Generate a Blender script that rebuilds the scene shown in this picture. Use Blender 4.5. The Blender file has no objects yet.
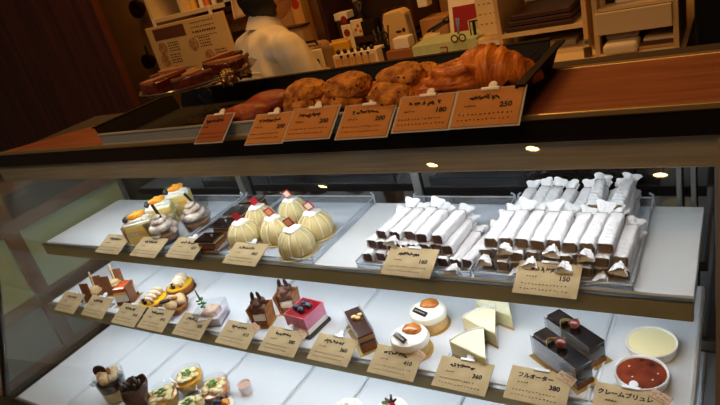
import bpy, bmesh, math, random
from mathutils import Vector, Matrix, noise
C = bpy.context.scene
COL = C.collection
PI = math.pi
rnd = random.Random(7)

# ------------------------------------------------------------------ camera model
AX = Vector((0.8385059, 0.01019178, -0.5447972))
AY = Vector((0.48779471, -0.45960129, 0.74217449))
AZ = Vector((-0.24282541, -0.88806688, -0.39034989))
CAMH = 1.5
FPX = 588.0
def ray(px, py):
    d = Vector((px-360, py-202.5, FPX))
    return Vector((d.dot(AX), d.dot(AY), d.dot(AZ)))
def onz(px, py, z):
    r = ray(px, py); k = (z-CAMH)/r.z
    return Vector((r.x*k, r.y*k, z))
def ony(px, py, y):
    r = ray(px, py); k = y/r.y
    return Vector((r.x*k, y, CAMH+r.z*k))

# ------------------------------------------------------------------ materials
def lin(c):
    out = []
    for v in c:
        v = v/255.0
        out.append(v/12.92 if v <= .04045 else ((v+.055)/1.055)**2.4)
    return (out[0], out[1], out[2], 1)
MATS = {}
def mat(name, rgb, rough=.6, metal=0, rgb2=None, nscale=30, bump=0, bscale=60, spec=.5, coat=0, sss=0, stretch=None, emit=0, detail=3):
    if name in MATS: return MATS[name]
    m = bpy.data.materials.new(name); m.use_nodes = True
    nt = m.node_tree; b = nt.nodes['Principled BSDF']
    b.inputs['Base Color'].default_value = lin(rgb)
    b.inputs['Roughness'].default_value = rough
    b.inputs['Metallic'].default_value = metal
    b.inputs['Specular IOR Level'].default_value = spec
    if coat:
        b.inputs['Coat Weight'].default_value = coat
        b.inputs['Coat Roughness'].default_value = .08
    if sss:
        b.inputs['Subsurface Weight'].default_value = sss
        b.inputs['Subsurface Radius'].default_value = (.01, .007, .004)
        b.inputs['Subsurface Scale'].default_value = .4
    if emit:
        b.inputs['Emission Color'].default_value = lin(rgb)
        b.inputs['Emission Strength'].default_value = emit
    tc = nt.nodes.new('ShaderNodeTexCoord')
    vec = tc.outputs['Object']
    if stretch:
        mp = nt.nodes.new('ShaderNodeMapping'); mp.inputs['Scale'].default_value = stretch
        nt.links.new(vec, mp.inputs['Vector']); vec = mp.outputs['Vector']
    if rgb2:
        n = nt.nodes.new('ShaderNodeTexNoise'); n.inputs['Scale'].default_value = nscale
        n.inputs['Detail'].default_value = detail
        nt.links.new(vec, n.inputs['Vector'])
        r = nt.nodes.new('ShaderNodeValToRGB')
        r.color_ramp.elements[0].position = .35; r.color_ramp.elements[1].position = .65
        r.color_ramp.elements[0].color = lin(rgb); r.color_ramp.elements[1].color = lin(rgb2)
        nt.links.new(n.outputs['Fac'], r.inputs['Fac'])
        nt.links.new(r.outputs['Color'], b.inputs['Base Color'])
    if bump:
        n2 = nt.nodes.new('ShaderNodeTexNoise'); n2.inputs['Scale'].default_value = bscale
        n2.inputs['Detail'].default_value = 3
        nt.links.new(vec, n2.inputs['Vector'])
        bp = nt.nodes.new('ShaderNodeBump'); bp.inputs['Strength'].default_value = bump
        bp.inputs['Distance'].default_value = .01
        nt.links.new(n2.outputs['Fac'], bp.inputs['Height'])
        nt.links.new(bp.outputs['Normal'], b.inputs['Normal'])
    MATS[name] = m
    return m
def clear(name, tint=(255, 255, 255), ior=1.45, rough=.02, milk=0, boost=0):
    """thin clear sheet: lets light straight through and reflects by Fresnel"""
    if name in MATS: return MATS[name]
    m = bpy.data.materials.new(name); m.use_nodes = True
    nt = m.node_tree; nt.nodes.clear()
    out = nt.nodes.new('ShaderNodeOutputMaterial')
    t = nt.nodes.new('ShaderNodeBsdfTransparent'); t.inputs['Color'].default_value = lin(tint)
    g = nt.nodes.new('ShaderNodeBsdfGlossy'); g.inputs['Roughness'].default_value = rough
    # Schlick reflectance, the same from either face of the sheet
    lw = nt.nodes.new('ShaderNodeLayerWeight'); lw.inputs['Blend'].default_value = .5
    f0 = ((ior-1)/(ior+1))**2
    pw = nt.nodes.new('ShaderNodeMath'); pw.operation = 'POWER'; pw.inputs[1].default_value = 5
    ma = nt.nodes.new('ShaderNodeMath'); ma.operation = 'MULTIPLY_ADD'; ma.inputs[1].default_value = 1-f0; ma.inputs[2].default_value = f0
    nt.links.new(lw.outputs['Facing'], pw.inputs[0]); nt.links.new(pw.outputs[0], ma.inputs[0])
    mx = nt.nodes.new('ShaderNodeMixShader')
    fac = ma.outputs[0]
    if boost:
        a = nt.nodes.new('ShaderNodeMath'); a.operation = 'ADD'; a.inputs[1].default_value = boost; a.use_clamp = True
        nt.links.new(fac, a.inputs[0]); fac = a.outputs[0]
    nt.links.new(fac, mx.inputs['Fac'])
    first = t.outputs[0]
    if milk:
        d = nt.nodes.new('ShaderNodeBsdfDiffuse'); d.inputs['Color'].default_value = (.85, .87, .9, 1)
        m2 = nt.nodes.new('ShaderNodeMixShader'); m2.inputs['Fac'].default_value = milk
        nt.links.new(first, m2.inputs[1]); nt.links.new(d.outputs[0], m2.inputs[2]); first = m2.outputs[0]
    nt.links.new(first, mx.inputs[1]); nt.links.new(g.outputs[0], mx.inputs[2])
    nt.links.new(mx.outputs[0], out.inputs['Surface'])
    MATS[name] = m
    return m
def lamp(name, rgb, strength):
    m = bpy.data.materials.new(name); m.use_nodes = True
    nt = m.node_tree; nt.nodes.clear()
    out = nt.nodes.new('ShaderNodeOutputMaterial'); e = nt.nodes.new('ShaderNodeEmission')
    e.inputs['Color'].default_value = lin(rgb); e.inputs['Strength'].default_value = strength
    nt.links.new(e.outputs[0], out.inputs['Surface'])
    return m

# ------------------------------------------------------------------ mesh helpers
T = Matrix.Translation
def RX(a): return Matrix.Rotation(a, 4, 'X')
def RY(a): return Matrix.Rotation(a, 4, 'Y')
def RZ(a): return Matrix.Rotation(a, 4, 'Z')
class MB:
    def __init__(self): self.bm = bmesh.new()
    def _merge(self, b2, M=None):
        if M is not None: b2.transform(M)
        me = bpy.data.meshes.new('tmp'); b2.to_mesh(me); b2.free()
        self.bm.from_mesh(me); bpy.data.meshes.remove(me)
        return self
    def box(self, c, s, M=None, bev=0, seg=2):
        b = bmesh.new(); bmesh.ops.create_cube(b, size=1)
        b.transform(Matrix.Diagonal((s[0], s[1], s[2], 1)))
        if bev: bmesh.ops.bevel(b, geom=b.edges[:], offset=min(bev, .49*min(s)), segments=seg, affect='EDGES', profile=.5)
        b.transform(T(Vector(c)))
        return self._merge(b, M)
    def lathe(self, prof, n=24, c=(0, 0, 0), M=None, fn=None):
        """prof: list of (r, z); fn(theta, r, z)->r lets the outline be fluted"""
        b = bmesh.new(); rings = []
        for r, z in prof:
            if r < 1e-6: rings.append([b.verts.new((0, 0, z))]); continue
            ring = []
            for i in range(n):
                a = 2*PI*i/n; rr = fn(a, r, z) if fn else r
                ring.append(b.verts.new((rr*math.cos(a), rr*math.sin(a), z)))
            rings.append(ring)
        for A, B in zip(rings, rings[1:]):
            for i in range(n):
                j = (i+1) % n
                if len(A) == 1 and len(B) == 1: continue
                if len(A) == 1: b.faces.new((A[0], B[j], B[i]))
                elif len(B) == 1: b.faces.new((A[i], A[j], B[0]))
                else: b.faces.new((A[i], A[j], B[j], B[i]))
        bmesh.ops.recalc_face_normals(b, faces=b.faces)
        b.transform(T(Vector(c)))
        return self._merge(b, M)
    def cyl(self, c, r, h, n=24, r2=None, M=None):
        r2 = r if r2 is None else r2
        return self.lathe([(0, 0), (r, 0), (r2, h), (0, h)], n, c, M)
    def tube(self, pts, r, n=8, M=None):
        """swept round bar; r a number or one radius per point"""
        pts = [Vector(p) for p in pts]; k = len(pts)
        rs = r if isinstance(r, (list, tuple)) else [r]*k
        b = bmesh.new(); rings = []
        up = Vector((0, 0, 1))
        for i, p in enumerate(pts):
            d = (pts[min(i+1, k-1)]-pts[max(i-1, 0)]).normalized()
            if abs(d.dot(up)) > .95: up = Vector((0, 1, 0)) if abs(d.y) < .9 else Vector((1, 0, 0))
            u = d.cross(up).normalized(); v = u.cross(d)
            rings.append([b.verts.new(p+(u*math.cos(2*PI*j/n)+v*math.sin(2*PI*j/n))*rs[i]) for j in range(n)])
        for A, B in zip(rings, rings[1:]):
            for j in range(n):
                b.faces.new((A[j], A[(j+1) % n], B[(j+1) % n], B[j]))
        b.faces.new(rings[0][::-1]); b.faces.new(rings[-1])
        bmesh.ops.recalc_face_normals(b, faces=b.faces)
        return self._merge(b, M)
    def prism(self, poly, vec, M=None, bev=0):
        b = bmesh.new(); vec = Vector(vec)
        v = [b.verts.new(p) for p in poly]; w = [b.verts.new(Vector(p)+vec) for p in poly]
        b.faces.new(v); b.faces.new(w[::-1]); k = len(v)
        for i in range(k): b.faces.new((v[i], v[(i+1) % k], w[(i+1) % k], w[i]))
        bmesh.ops.recalc_face_normals(b, faces=b.faces)
        if bev: bmesh.ops.bevel(b, geom=b.edges[:], offset=bev, segments=2, affect='EDGES', profile=.5)
        return self._merge(b, M)
    def blob(self, c, s, seed=0, amp=.1, freq=1.5, sub=3, M=None, flat=None):
        b = bmesh.new(); bmesh.ops.create_icosphere(b, subdivisions=sub, radius=1)
        for v in b.verts:
            d = 1+amp*noise.noise(v.co*freq+Vector((seed*3.1, seed*1.7, seed)))
            v.co = Vector((v.co.x*s[0]*d, v.co.y*s[1]*d, v.co.z*s[2]*d))
            if flat is not None and v.co.z < -flat*s[2]: v.co.z = -flat*s[2]
        b.transform(T(Vector(c)))
        return self._merge(b, M)
    def grid(self, fn, nu, nv, M=None, thick=0):
        b = bmesh.new()
        V = [[b.verts.new(fn(i/nu, j/nv)) for j in range(nv+1)] for i in range(nu+1)]
        for i in range(nu):
            for j in range(nv):
                b.faces.new((V[i][j], V[i+1][j], V[i+1][j+1], V[i][j+1]))
        if thick:
            bmesh.ops.recalc_face_normals(b, faces=b.faces)
            bmesh.ops.solidify(b, geom=b.faces[:], thickness=thick)
        bmesh.ops.recalc_face_normals(b, faces=b.faces)
        return self._merge(b, M)
    def build(self, name, m, parent=None, smooth=False, label=None, loc=None):
        me = bpy.data.meshes.new(name); self.bm.to_mesh(me); self.bm.free()
        me.materials.append(m)
        if smooth:
            for p in me.polygons: p.use_smooth = True
            me.set_sharp_from_angle(angle=math.radians(38 if smooth is True else smooth))
        o = bpy.data.objects.new(name, me); COL.objects.link(o)
        if parent is not None: o.parent = parent
        if loc is not None: o.location = loc
        if label: o['label'] = label
        return o
def tagit(o, label, cat, group=None):
    o['label'] = label; o['category'] = cat
    if group: o['group'] = group
    return o
def thing(name, label, cat, loc=(0, 0, 0), rotz=0, group=None):
    o = bpy.data.objects.new(name, None); COL.objects.link(o)
    o.location = loc; o.rotation_euler = (0, 0, rotz); o.empty_display_size = .02
    return tagit(o, label, cat, group)
def struct(o, label=None):
    o['kind'] = 'structure'
    if label: o['label'] = label
    return o
def copy_tree(o, parent=None):
    c = o.copy(); COL.objects.link(c)
    if parent is not None: c.parent = parent
    for ch in list(o.children): copy_tree(ch, c)
    return c
def again(o, label, loc, rotz=0, group=None, s=1):
    c = copy_tree(o); c.location = loc; c.rotation_euler = (0, 0, rotz)
    if s != 1: c.scale = (s, s, s)
    c['label'] = label
    if group: c['group'] = group
    return c

FONT = bpy.data.fonts.load('<builtin>') if not bpy.data.fonts else bpy.data.fonts[0]
def text_bm(s, size, bold=0):
    cu = bpy.data.curves.new('t', 'FONT'); cu.body = s; cu.size = size; cu.align_x = 'CENTER'; cu.align_y = 'CENTER'
    cu.offset = bold; cu.resolution_u = 2; cu.font = FONT
    o = bpy.data.objects.new('t', cu); COL.objects.link(o)
    bpy.context.view_layer.update()
    dg = bpy.context.evaluated_depsgraph_get()
    me = bpy.data.meshes.new_from_object(o.evaluated_get(dg))
    bpy.data.objects.remove(o); bpy.data.curves.remove(cu)
    return me

# ------------------------------------------------------------------ palette
white_plate = mat('white_laminate', (226, 228, 232), .35)
fascia_m = mat('olive_brown_metal', (160, 148, 108), .45, .2)
dark_m = mat('black_lacquer', (14, 11, 9), .35)
steel = mat('brushed_steel', (150, 150, 148), .3, .9)
alum = mat('aluminium_frame', (128, 128, 124), .4, .8)
wood_top = mat('red_brown_wood', (146, 90, 62), .38, rgb2=(124, 72, 48), nscale=6, stretch=(1.2, 14, 1))
trim_m = mat('pale_brass_trim', (190, 165, 120), .3, .7)
kraft = mat('kraft_card', (196, 172, 130), .8, rgb2=(184, 158, 116), nscale=50)
ink = mat('black_ink', (28, 20, 14), .8)
clip_m = mat('white_plastic_clip', (225, 228, 232), .3)
acry = clear('clear_acrylic', (250, 252, 255), 1.45, .03, milk=.05)
acry_edge = clear('acrylic_edge', (245, 250, 255), 1.6, .1, milk=.35)
film = clear('clear_film', (254, 254, 254), 1.3, .08, milk=.02)
glassm = clear('drinking_glass', (252, 253, 253), 1.5, .02, milk=.0)
pane = clear('case_glass', (246, 250, 248), 1.45, .01)
pane_side = clear('side_glass', (226, 236, 228), 1.5, .06, milk=.03)
choc = mat('dark_chocolate', (48, 26, 18), .3, coat=.3)
choc_gloss = mat('chocolate_glaze', (34, 18, 14), .15, coat=.8)
choc_mid = mat('milk_chocolate', (104, 64, 44), .5, rgb2=(86, 50, 34), nscale=90)
cream = mat('whipped_cream', (246, 240, 226), .55, sss=.15)
sponge = mat('yellow_sponge', (255, 228, 132), .85, rgb2=(252, 216, 112), nscale=200, bump=.3, bscale=300)
caramel_sponge = mat('caramel_sponge', (150, 92, 48), .8, rgb2=(118, 66, 32), nscale=120)
crust = mat('tart_crust', (178, 112, 52), .75, rgb2=(146, 86, 36), nscale=80, bump=.3, bscale=200)
orange_fruit = mat('mandarin', (244, 150, 30), .25, coat=.5, rgb2=(250, 176, 60), nscale=40)
berry = mat('dark_berry', (44, 36, 58), .3, coat=.3)
leaf_m = mat('green_leaf', (86, 136, 40), .5, rgb2=(60, 110, 30), nscale=60)
paper = mat('white_paper', (236, 233, 236), .75, bump=.5, bscale=90)

# ------------------------------------------------------------------ levels of the case
ZC, ZU, ZM, ZB = 1.265, 1.0, .85, .685
XL, XR = -1.55, -.05

# ------------------------------------------------------------------ room shell
def plane_box(name, c, s, m, label=None):
    return struct(MB().box(c, s).build(name, m), label)
floor_m = mat('dark_floor_tiles', (70, 52, 38), .5, rgb2=(58, 42, 30), nscale=4)
wall_tan = mat('tan_plaster', (150, 112, 66), .9, rgb2=(140, 102, 58), nscale=3)
wall_dark = mat('dark_red_brown_panelling', (96, 46, 28), .5, rgb2=(66, 30, 18), nscale=3, stretch=(9, 1, .5))
ceil_m = mat('beige_ceiling', (150, 130, 100), .9)
plane_box('floor', (-1.2, -.7, -.05), (7, 6.6, .1), floor_m)
plane_box('ceiling', (-1.2, -.7, 2.75), (7, 6.6, .1), ceil_m)
plane_box('wall_back', (-1.2, 2.55, 1.35), (7, .1, 2.7), wall_tan)
plane_box('wall_left', (-3.78, 1.98, 1.35), (2.12, .03, 2.7), wall_dark)
plane_box('trim_1', (-2.71, 1.98, 1.35), (.02, .04, 2.7), mat('dark_wood_jamb', (84, 40, 22), .5))
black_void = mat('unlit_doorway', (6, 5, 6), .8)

# ------------------------------------------------------------------ display case
case = thing('display_case', 'long glass front pastry display case with white shelves under the wooden counter', 'display case', (0, 0, 0))
MB().box((-.8, .76, .33), (1.62, .56, .66)).build('base_cabinet', mat('dark_base_panel', (40, 34, 30), .5), case)
# floor rails and frame
m = MB()
m.box((-1.575, .735, .672), (.03, .6, .03))
m.build('side_rail', dark_m, case)
m = MB().box((-.8, .436, .672), (1.6, .03, .035)); m.build('front_rail', dark_m, case)
# sloped front glass
gy0, gz0, gy1, gz1 = .447, .69, .678, 1.225
m = MB(); m.prism([(-1.575, gy0, gz0), (.0, gy0, gz0), (.0, gy1, gz1), (-1.575, gy1, gz1)], (0, .004, .0018))
fg = m.build('front_glass', pane, case)
m = MB(); m.tube([(-1.585, gy0-.006, gz0-.03), (-1.585, gy1-.006, gz1)], .009, 6)
m.build('corner_post', dark_m, case)
side = [(0, gy0, gz0), (0, gy1, gz1), (0, 1.0, gz1), (0, 1.0, gz0)]
m = MB().prism([(-1.572, y, z) for _, y, z in side], (-.004, 0, 0)); m.build('side_glass', pane_side, case)
m = MB().prism([(-.022, y, z) for _, y, z in side], (.02, 0, 0))
rp = m.build('end_panel', mat('grey_end_panel', (118, 108, 100), .4, .2), case)
m = MB()
for i in range(9): m.box((-.026, .83, .70+i*.013), (.006, .24, .006))
m.build('vent_grille', steel, rp)
# lamp housing (brown band) and its tube
m = MB().box((-.79, .705, 1.206), (1.58, .02, .044), bev=.002)
m.build('lamp_housing', mat('bronze_housing', (206, 190, 170), .34, .45, stretch=(1, 1, 30), rgb2=(184, 168, 148), nscale=8), case)
tube = MB().tube([(-1.5, .724, 1.212), (-.08, .724, 1.212)], .006, 8).build('lamp_tube', lamp('cool_tube', (240, 245, 255), 46), case)
m = MB().box((-.79, .7, 1.243), (1.6, .036, .030)); m.build('black_rail', dark_m, case)
# roof of the case below the counter board
m = MB().box((-.79, .86, 1.236), (1.58, .3, .012)); m.build('top_panel', mat('dark_top_panel', (60, 52, 46), .6), case)
# back: sliding doors of dark glass in aluminium frames
back_glass = mat('dark_back_glass', (22, 18, 16), .06, spec=.9)
for x0, x1, y in [(-1.57, -1.06, .99), (-1.07, -.56, 1.0), (-.575, -.02, .99)]:
    d = MB().box(((x0+x1)/2, y, .957), (x1-x0, .006, .53)).build('sliding_door', back_glass, case)
    m = MB()
    for x in (x0+.008, x1-.008): m.box((x, y-.006, .957), (.018, .008, .53))
    for z in (1.07, .7): m.box(((x0+x1)/2, y-.006, z), (x1-x0, .008, .022))
    m.build('door_frame', alum, d)
m = MB()
for x in (-.065, -.085): m.box((x, .965, .957), (.007, .012, .53))
m.build('shelf_upright', alum, case)
# shelves
led = lamp('cool_led', (236, 242, 255), 21)
def shelf(z, y0, y1, plates, ledz=True):
    s = MB().box(((XL+XR)/2, (y0+y1)/2, z-.012), (XR-XL, y1-y0, .014)).build('shelf_board', mat('shelf_core', (200, 202, 206), .5), case)
    MB().box(((XL+XR)/2, y0-.002, z-.017), (XR-XL, .012, .028), bev=.002).build('shelf_edge', fascia_m, s)
    MB().box(((XL+XR)/2, y0-.0045, z-.0008), (XR-XL, .007, .003)).build('edge_trim', steel, s)
    if ledz: MB().box(((XL+XR)/2, y0+.018, z-.0235), (XR-XL-.06, .012, .006)).build('lamp_strip', led, s)
    if plates == 1:
        MB().box(((XL+XR)/2, (y0+y1)/2+.003, z-.0025), (XR-XL, y1-y0-.006, .005), bev=.001).build('shelf_plate', white_plate, s)
    return s
shelf(ZU, .70, .95, 1)
shelf(ZM, .642, .95, 0)
MB().box((-.8, .72, ZB-.012), (1.54, .53, .014)).build('deck_board', mat('deck_core', (160, 162, 166), .5), case)
# lift-out white trays lining the middle shelf and the deck
ordn = ['first', 'second', 'third', 'fourth', 'fifth', 'sixth', 'seventh', 'eighth', 'ninth', 'tenth', 'eleventh', 'twelfth', 'thirteenth', 'fourteenth']
def liner(x0, x1, y0, y1, z, label, grp):
    m = MB(); cx, cy = (x0+x1)/2, (y0+y1)/2
    m.box((0, 0, -.0025), (x1-x0, y1-y0, .005), bev=.001)
    for s in (-1, 1): m.box((s*((x1-x0)/2-.004), 0, .0008), (.003, y1-y0-.004, .0016), bev=.0006)
    o = m.build('shelf_tray', white_plate, None, loc=(cx, cy, z)); tagit(o, label, 'tray', grp)
edges = [XL, -1.318, -1.09, -.862, -.634, -.406, -.178, XR]
for i, (a, b) in enumerate(zip(edges, edges[1:])):
    liner(a+.0015, b-.0015, .645, .949, ZM, f'white flat tray lining the middle shelf, {ordn[i]} from the left', 'white trays lining the middle shelf')
edges = [XL, -1.36, -1.215, -1.0, -.80, -.655, -.44, -.22, XR]
for i, (a, b) in enumerate(zip(edges, edges[1:])):
    liner(a+.002, b-.002, .46, .98, ZB, f'white flat tray lining the bottom deck, {ordn[i]} from the left', 'white trays lining the bottom deck')

# frosted timber partition seen through the left end glass
part_m = mat('pinkish_brown_timber', (158, 118, 96), .6, rgb2=(138, 98, 78), nscale=8)
fr = thing('timber_partition', 'brown timber partition with pale frosted panes beyond the left end of the case', 'partition', (-1.9, .9, 0))
m = MB(); m.box((0, -.125, .56), (.04, .045, 1.12)); m.box((0, .6, .56), (.04, .045, 1.12)); m.box((0, -.9, .56), (.04, .045, 1.12)); m.build('post', part_m, fr)
m = MB()
for z in (.14, .535, .735, .985, 1.10): m.box((0, -.15, z), (.032, 1.5, .04))
m.build('crossbar', part_m, fr)
MB().box((0, -.15, .86), (.008, 1.5, .23)).build('upper_pane', mat('pale_green_frosted_glass', (222, 232, 210), .5), fr)
MB().box((0, -.15, 1.05), (.012, 1.5, .14)).build('top_board', mat('grey_haze_board', (96, 88, 80), .5), fr)  # board added; its grey stands in for haze reflected in the end glass
MB().box((0, -.15, .64), (.008, 1.5, .16)).build('middle_pane', mat('blue_grey_frosted_glass', (150, 158, 172), .5), fr)
MB().box((0, -.15, .34), (.008, 1.5, .36)).build('lower_pane', mat('grey_frosted_glass', (150, 146, 140), .5), fr)

# ------------------------------------------------------------------ wooden counter top
ct = thing('counter_top', 'red brown wooden counter top above the display case', 'counter', (0, 0, 0))
poly = [(-1.5, .68, ZC-.008), (.35, .68, ZC-.008), (.35, .872, ZC-.008), (-1.25, .885, ZC-.008), (-1.42, .75, ZC-.008)]
m = MB().prism(poly, (0, 0, .008)); m.build('board', wood_top, ct)
m = MB().box((-.575, .679, ZC-.002), (1.85, .006, .007), bev=.001); m.box((-.45, .874, ZC-.001), (1.6, .012, .006), bev=.001)
m.build('edge_trim', trim_m, ct)
m = MB().box((-.45, .89, ZC-.03), (1.6, .02, .05)); m.build('back_edge', dark_m, ct)

# ------------------------------------------------------------------ price tags
def tag_mesh(seed, title, price, w=.09, h=.055, rows=2):
    """lettering lying on the card's face: card local x right, z up, front at -y"""
    r = random.Random(seed); m = MB()
    def put(s, size, x, z, bold=0.0):
        me = text_bm(s, size, bold)
        me.transform(T((x, -.0011, z)) @ RX(PI/2)); m.bm.from_mesh(me); bpy.data.meshes.remove(me)
    def scrib(x0, x1, z, hh, n, th):
        for i in range(n):
            x = x0+(x1-x0)*(i+.5)/n
            for k in range(3):
                a = r.uniform(-1.4, 1.4); L = hh*r.uniform(.5, 1)
                m.box((0, 0, 0), (L, .0003, th), T((x+r.uniform(-.25, .25)*hh, -.001, z+r.uniform(-.25, .25)*hh)) @ RY(a))
    if title: put(title, .0088, -.006, .041, .0004)
    else: scrib(-.026, .012+r.uniform(0, .012), .042, .008, 7, .0016)
    scrib(-.03, -.014, .030, .0035, 4, .0004)
    if price: put(price, .0105, .024, .029, .0004)
    for q in range(rows):
        scrib(-.036, .03+r.uniform(-.008, .006), .017-.008*q, .0034, 13, .00034)
    return m
def price_tag(px, py, y, ang, label, group, seed, price=None, title=None, rot=0, knob=True, sticker=False, w=.09, z=None, hue=kraft):
    p = ony(px, py, y)
    t = thing('price_tag', label, 'price tag', p, rot, group)
    R = RX(-math.radians(ang))
    m = MB().box((0, 0, .0275), (w, .0012, .055), bev=.0004); c = m.build('card', hue, t); c.matrix_basis = R
    if z is None:
        sl = MB().box((0, .001, .0275), (w+.006, .0008, .060), bev=.0003).build('clear_sleeve', acry_edge, t); sl.matrix_basis = R
    tagm = tag_mesh(seed, title, price); l = tagm.build('lettering', ink, c)
    if True:
        m = MB(); m.box((0, -.0012, .0545), (.024, .0035, .0045), bev=.0008)
        if knob: m.lathe([(0, 0), (.0055, 0), (.0062, .002), (.0055, .004), (0, .0045)], 12, (0, 0, 0), T((.002, .003, .061)) @ RX(PI/2))
        cl = m.build('clip', clip_m, t, True); cl.matrix_basis = R
        # clear easel foot that props the card up
        top = Vector((0, math.sin(math.radians(ang))*.05, math.cos(math.radians(ang))*.05))
        zb = (z if z is not None else 0)-p.z
        m = MB(); m.box((0, top.y+.004, (top.z+zb)/2), (.02, .002, max(.002, top.z-zb))); m.box((0, top.y+.011, zb+.001), (.02, .016, .002))
        if z is not None: m.build('easel_foot', acry_edge, t)
        else: m.bm.free()
    if sticker:
        m = MB().box((0, -.0016, 0), (.027, .0008, .013)); s = m.build('sticker', mat('pinkish_card', (196, 160, 128), .8), t)
        s.matrix_basis = R @ T((.037, 0, .049)) @ RY(math.radians(24))
        q = MB(); r = random.Random(seed+50)
        for k in range(2):
            for i in range(7): q.box((-.009+i*.003, -.0024, .003-k*.006), (.0022, .0003, .0007), RY(r.uniform(-.4, .4)))
        q.build('lettering', ink, s)
    return t
GU, GM, GT = 'price tags along the top shelf', 'price tags along the middle shelf', 'price tags along the counter tray'
TU = [((106, 253.5), 68, 'kraft price tag in front of the foremost sponge slice, leftmost on the top shelf', None, True),
      ((141.5, 257), 70, 'kraft price tag between the sponge slices and the parfait cups on the top shelf', None, True),
      ((178.5, 258.5), 70, 'kraft price tag in front of the swirled cream cups on the top shelf', '420', True),
      ((238, 265), 71, 'kraft price tag in front of the ribbed cream domes on the top shelf', '460', True),
      ((404, 276.5), 66, 'kraft price tag in front of the left stack of dark ended wrapped bars', '160', False),
      ((543, 296), 65, 'kraft price tag priced 150 in front of the large stack of white wrapped bars', '150', False)]
for i, ((x, y), a, lb, pr, k) in enumerate(TU):
    price_tag(x, y, .672, a, lb, GU, 10+i, pr, None, rot=-.02, knob=k, z=ZU)
TM = [((63.5, 312), 62, 'kraft price tag at the far left end of the middle shelf', None, 0),
      ((91, 317), 62, 'kraft price tag in front of the cakes with upright wafer plates', None, 0),
      ((122, 325), 66, 'kraft price tag in front of the cake topped with orange jelly', '410', 0),
      ((149, 330), 66, 'kraft price tag in front of the meringue lemon tarts', '410', 0),
      ((185, 337), 68, 'kraft price tag in front of the cream filled pastry tart', '420', 0),
      ((230, 346), 70, 'kraft price tag in front of the clear cup with a green sprig', '410', 1),
      ((275, 354), 70, 'kraft price tag in front of the two piped chocolate cakes', '380', 1),
      ((326, 363), 70, 'kraft price tag between the red glazed cube and the long chocolate cake', '360', 0),
      ((389, 377), 70, 'kraft price tag in front of the two caramel topped cream cakes', '410', 1),
      ((457, 391), 72, 'kraft price tag priced 360 in front of the cheesecake wedges', '360', 0),
      ((533, 404), 72, 'kraft price tag priced 380 in front of the dark chocolate blocks', '380', 1),
      ((625, 425), 72, 'kraft price tag in front of the two custard ramekins', '380', 1)]
for i, ((x, y), a, lb, pr, st) in enumerate(TM):
    price_tag(x, y, .612, a, lb, GM, 30+i, pr, 'フルオーター' if i == 10 else ('クレームブリュレ' if i == 11 else None), rot=-.03, sticker=bool(st), z=ZM, knob=i not in (10,))
price_tag(80, 411, .50, 70, 'kraft price tag in front of the glass layered dessert on the bottom deck', 'price tags on the bottom deck', 60, None, rot=-.05, z=ZB)
TC = [((208, 142), 'dark orange price tag below the glass cake stand on the counter', None, .066),
      ((263, 143), 'kraft price tag in front of the red brown buns in the counter tray', '200', .078),
      ((305, 138.5), 'kraft price tag in front of the leftmost pair of nubbly scones', '200', .088),
      ((360, 137), 'kraft price tag in front of the middle pair of nubbly scones', '200', .086),
      ((419, 130), 'kraft price tag in front of the coiled danish in the counter tray', '180', .083),
      ((482.5, 125.5), 'kraft price tag priced 250 in front of the croissant in the counter tray', '250', .09)]
for i, ((x, y), lb, pr, w) in enumerate(TC):
    price_tag(x, y, .64, 56, lb, GT, 80+i, pr, None, rot=0, w=w-.005, hue=(mat('orange_card', (138, 74, 36), .8) if i == 0 else mat('kraft_warm_lit', (176, 122, 64), .8, rgb2=(166, 112, 56), nscale=40)))  # from the second tag on, warm light is put into the kraft colour

# ------------------------------------------------------------------ counter: baking tray with its bakes
tray_black = mat('black_baking_tray', (13, 11, 10), .6, 0, spec=.2)
tr = thing('baking_tray', 'wide black baking tray of pastries with a grey front rim on the wooden counter', 'tray', (-.65, .79, ZC))
x0, x1, yb0, yb1, hh = -.42, .405, -.108, .102, .036
m = MB(); m.box(((x0+x1)/2, (yb0+yb1)/2, .0025), (x1-x0, yb1-yb0, .004))
def wall(a, b, outv):
    a, b, o = Vector(a), Vector(b), Vector(outv)
    p = [a, b, b+o*.014+Vector((0, 0, hh)), a+o*.014+Vector((0, 0, hh))]
    m.prism(p, o*.004)
    m.prism([p[3], p[2], p[2]+o*.012, p[3]+o*.012], (0, 0, .003))
wall((x0, yb1, 0), (x1, yb1, 0), (0, 1, 0)); wall((x0, yb0, 0), (x0, yb1, 0), (-1, 0, 0)); wall((x1, yb0, 0), (x1, yb1, 0), (1, 0, 0))
wall((x0, yb0+.004, 0), (x1, yb0+.004, 0), (0, -1, 0)) if False else None
m.build('pan', tray_black, tr)
m = MB(); m.box(((x0+x1)/2, yb0, .0125), (x1-x0+.02, .004, .021), bev=.001)
rail = m.build('front_rail', mat('grey_steel_rail', (150, 160, 166), .4, .3), tr)
m = MB()
for z in (.002, .0235): m.box(((x0+x1)/2, yb0-.003, z), (x1-x0+.02, .004, .003))
for i in range(5): m.box((x0+.30+i*.125, yb0-.003, .0125), (.003, .004, .02))
m.build('rail_trim', mat('pale_rail_trim', (190, 190, 180), .4, .4), rail)
m = MB().grid(lambda u, v: Vector((.12+.275*u, -.1+.196*v, .0055+.0012*math.sin(v*9)+(.026*max(0, (u-.9)/.1) if u > .9 else 0))), 40, 20)
m.build('baking_paper', mat('cream_baking_paper', (214, 196, 160), .8, bump=.25, bscale=50), tr, True)

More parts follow.
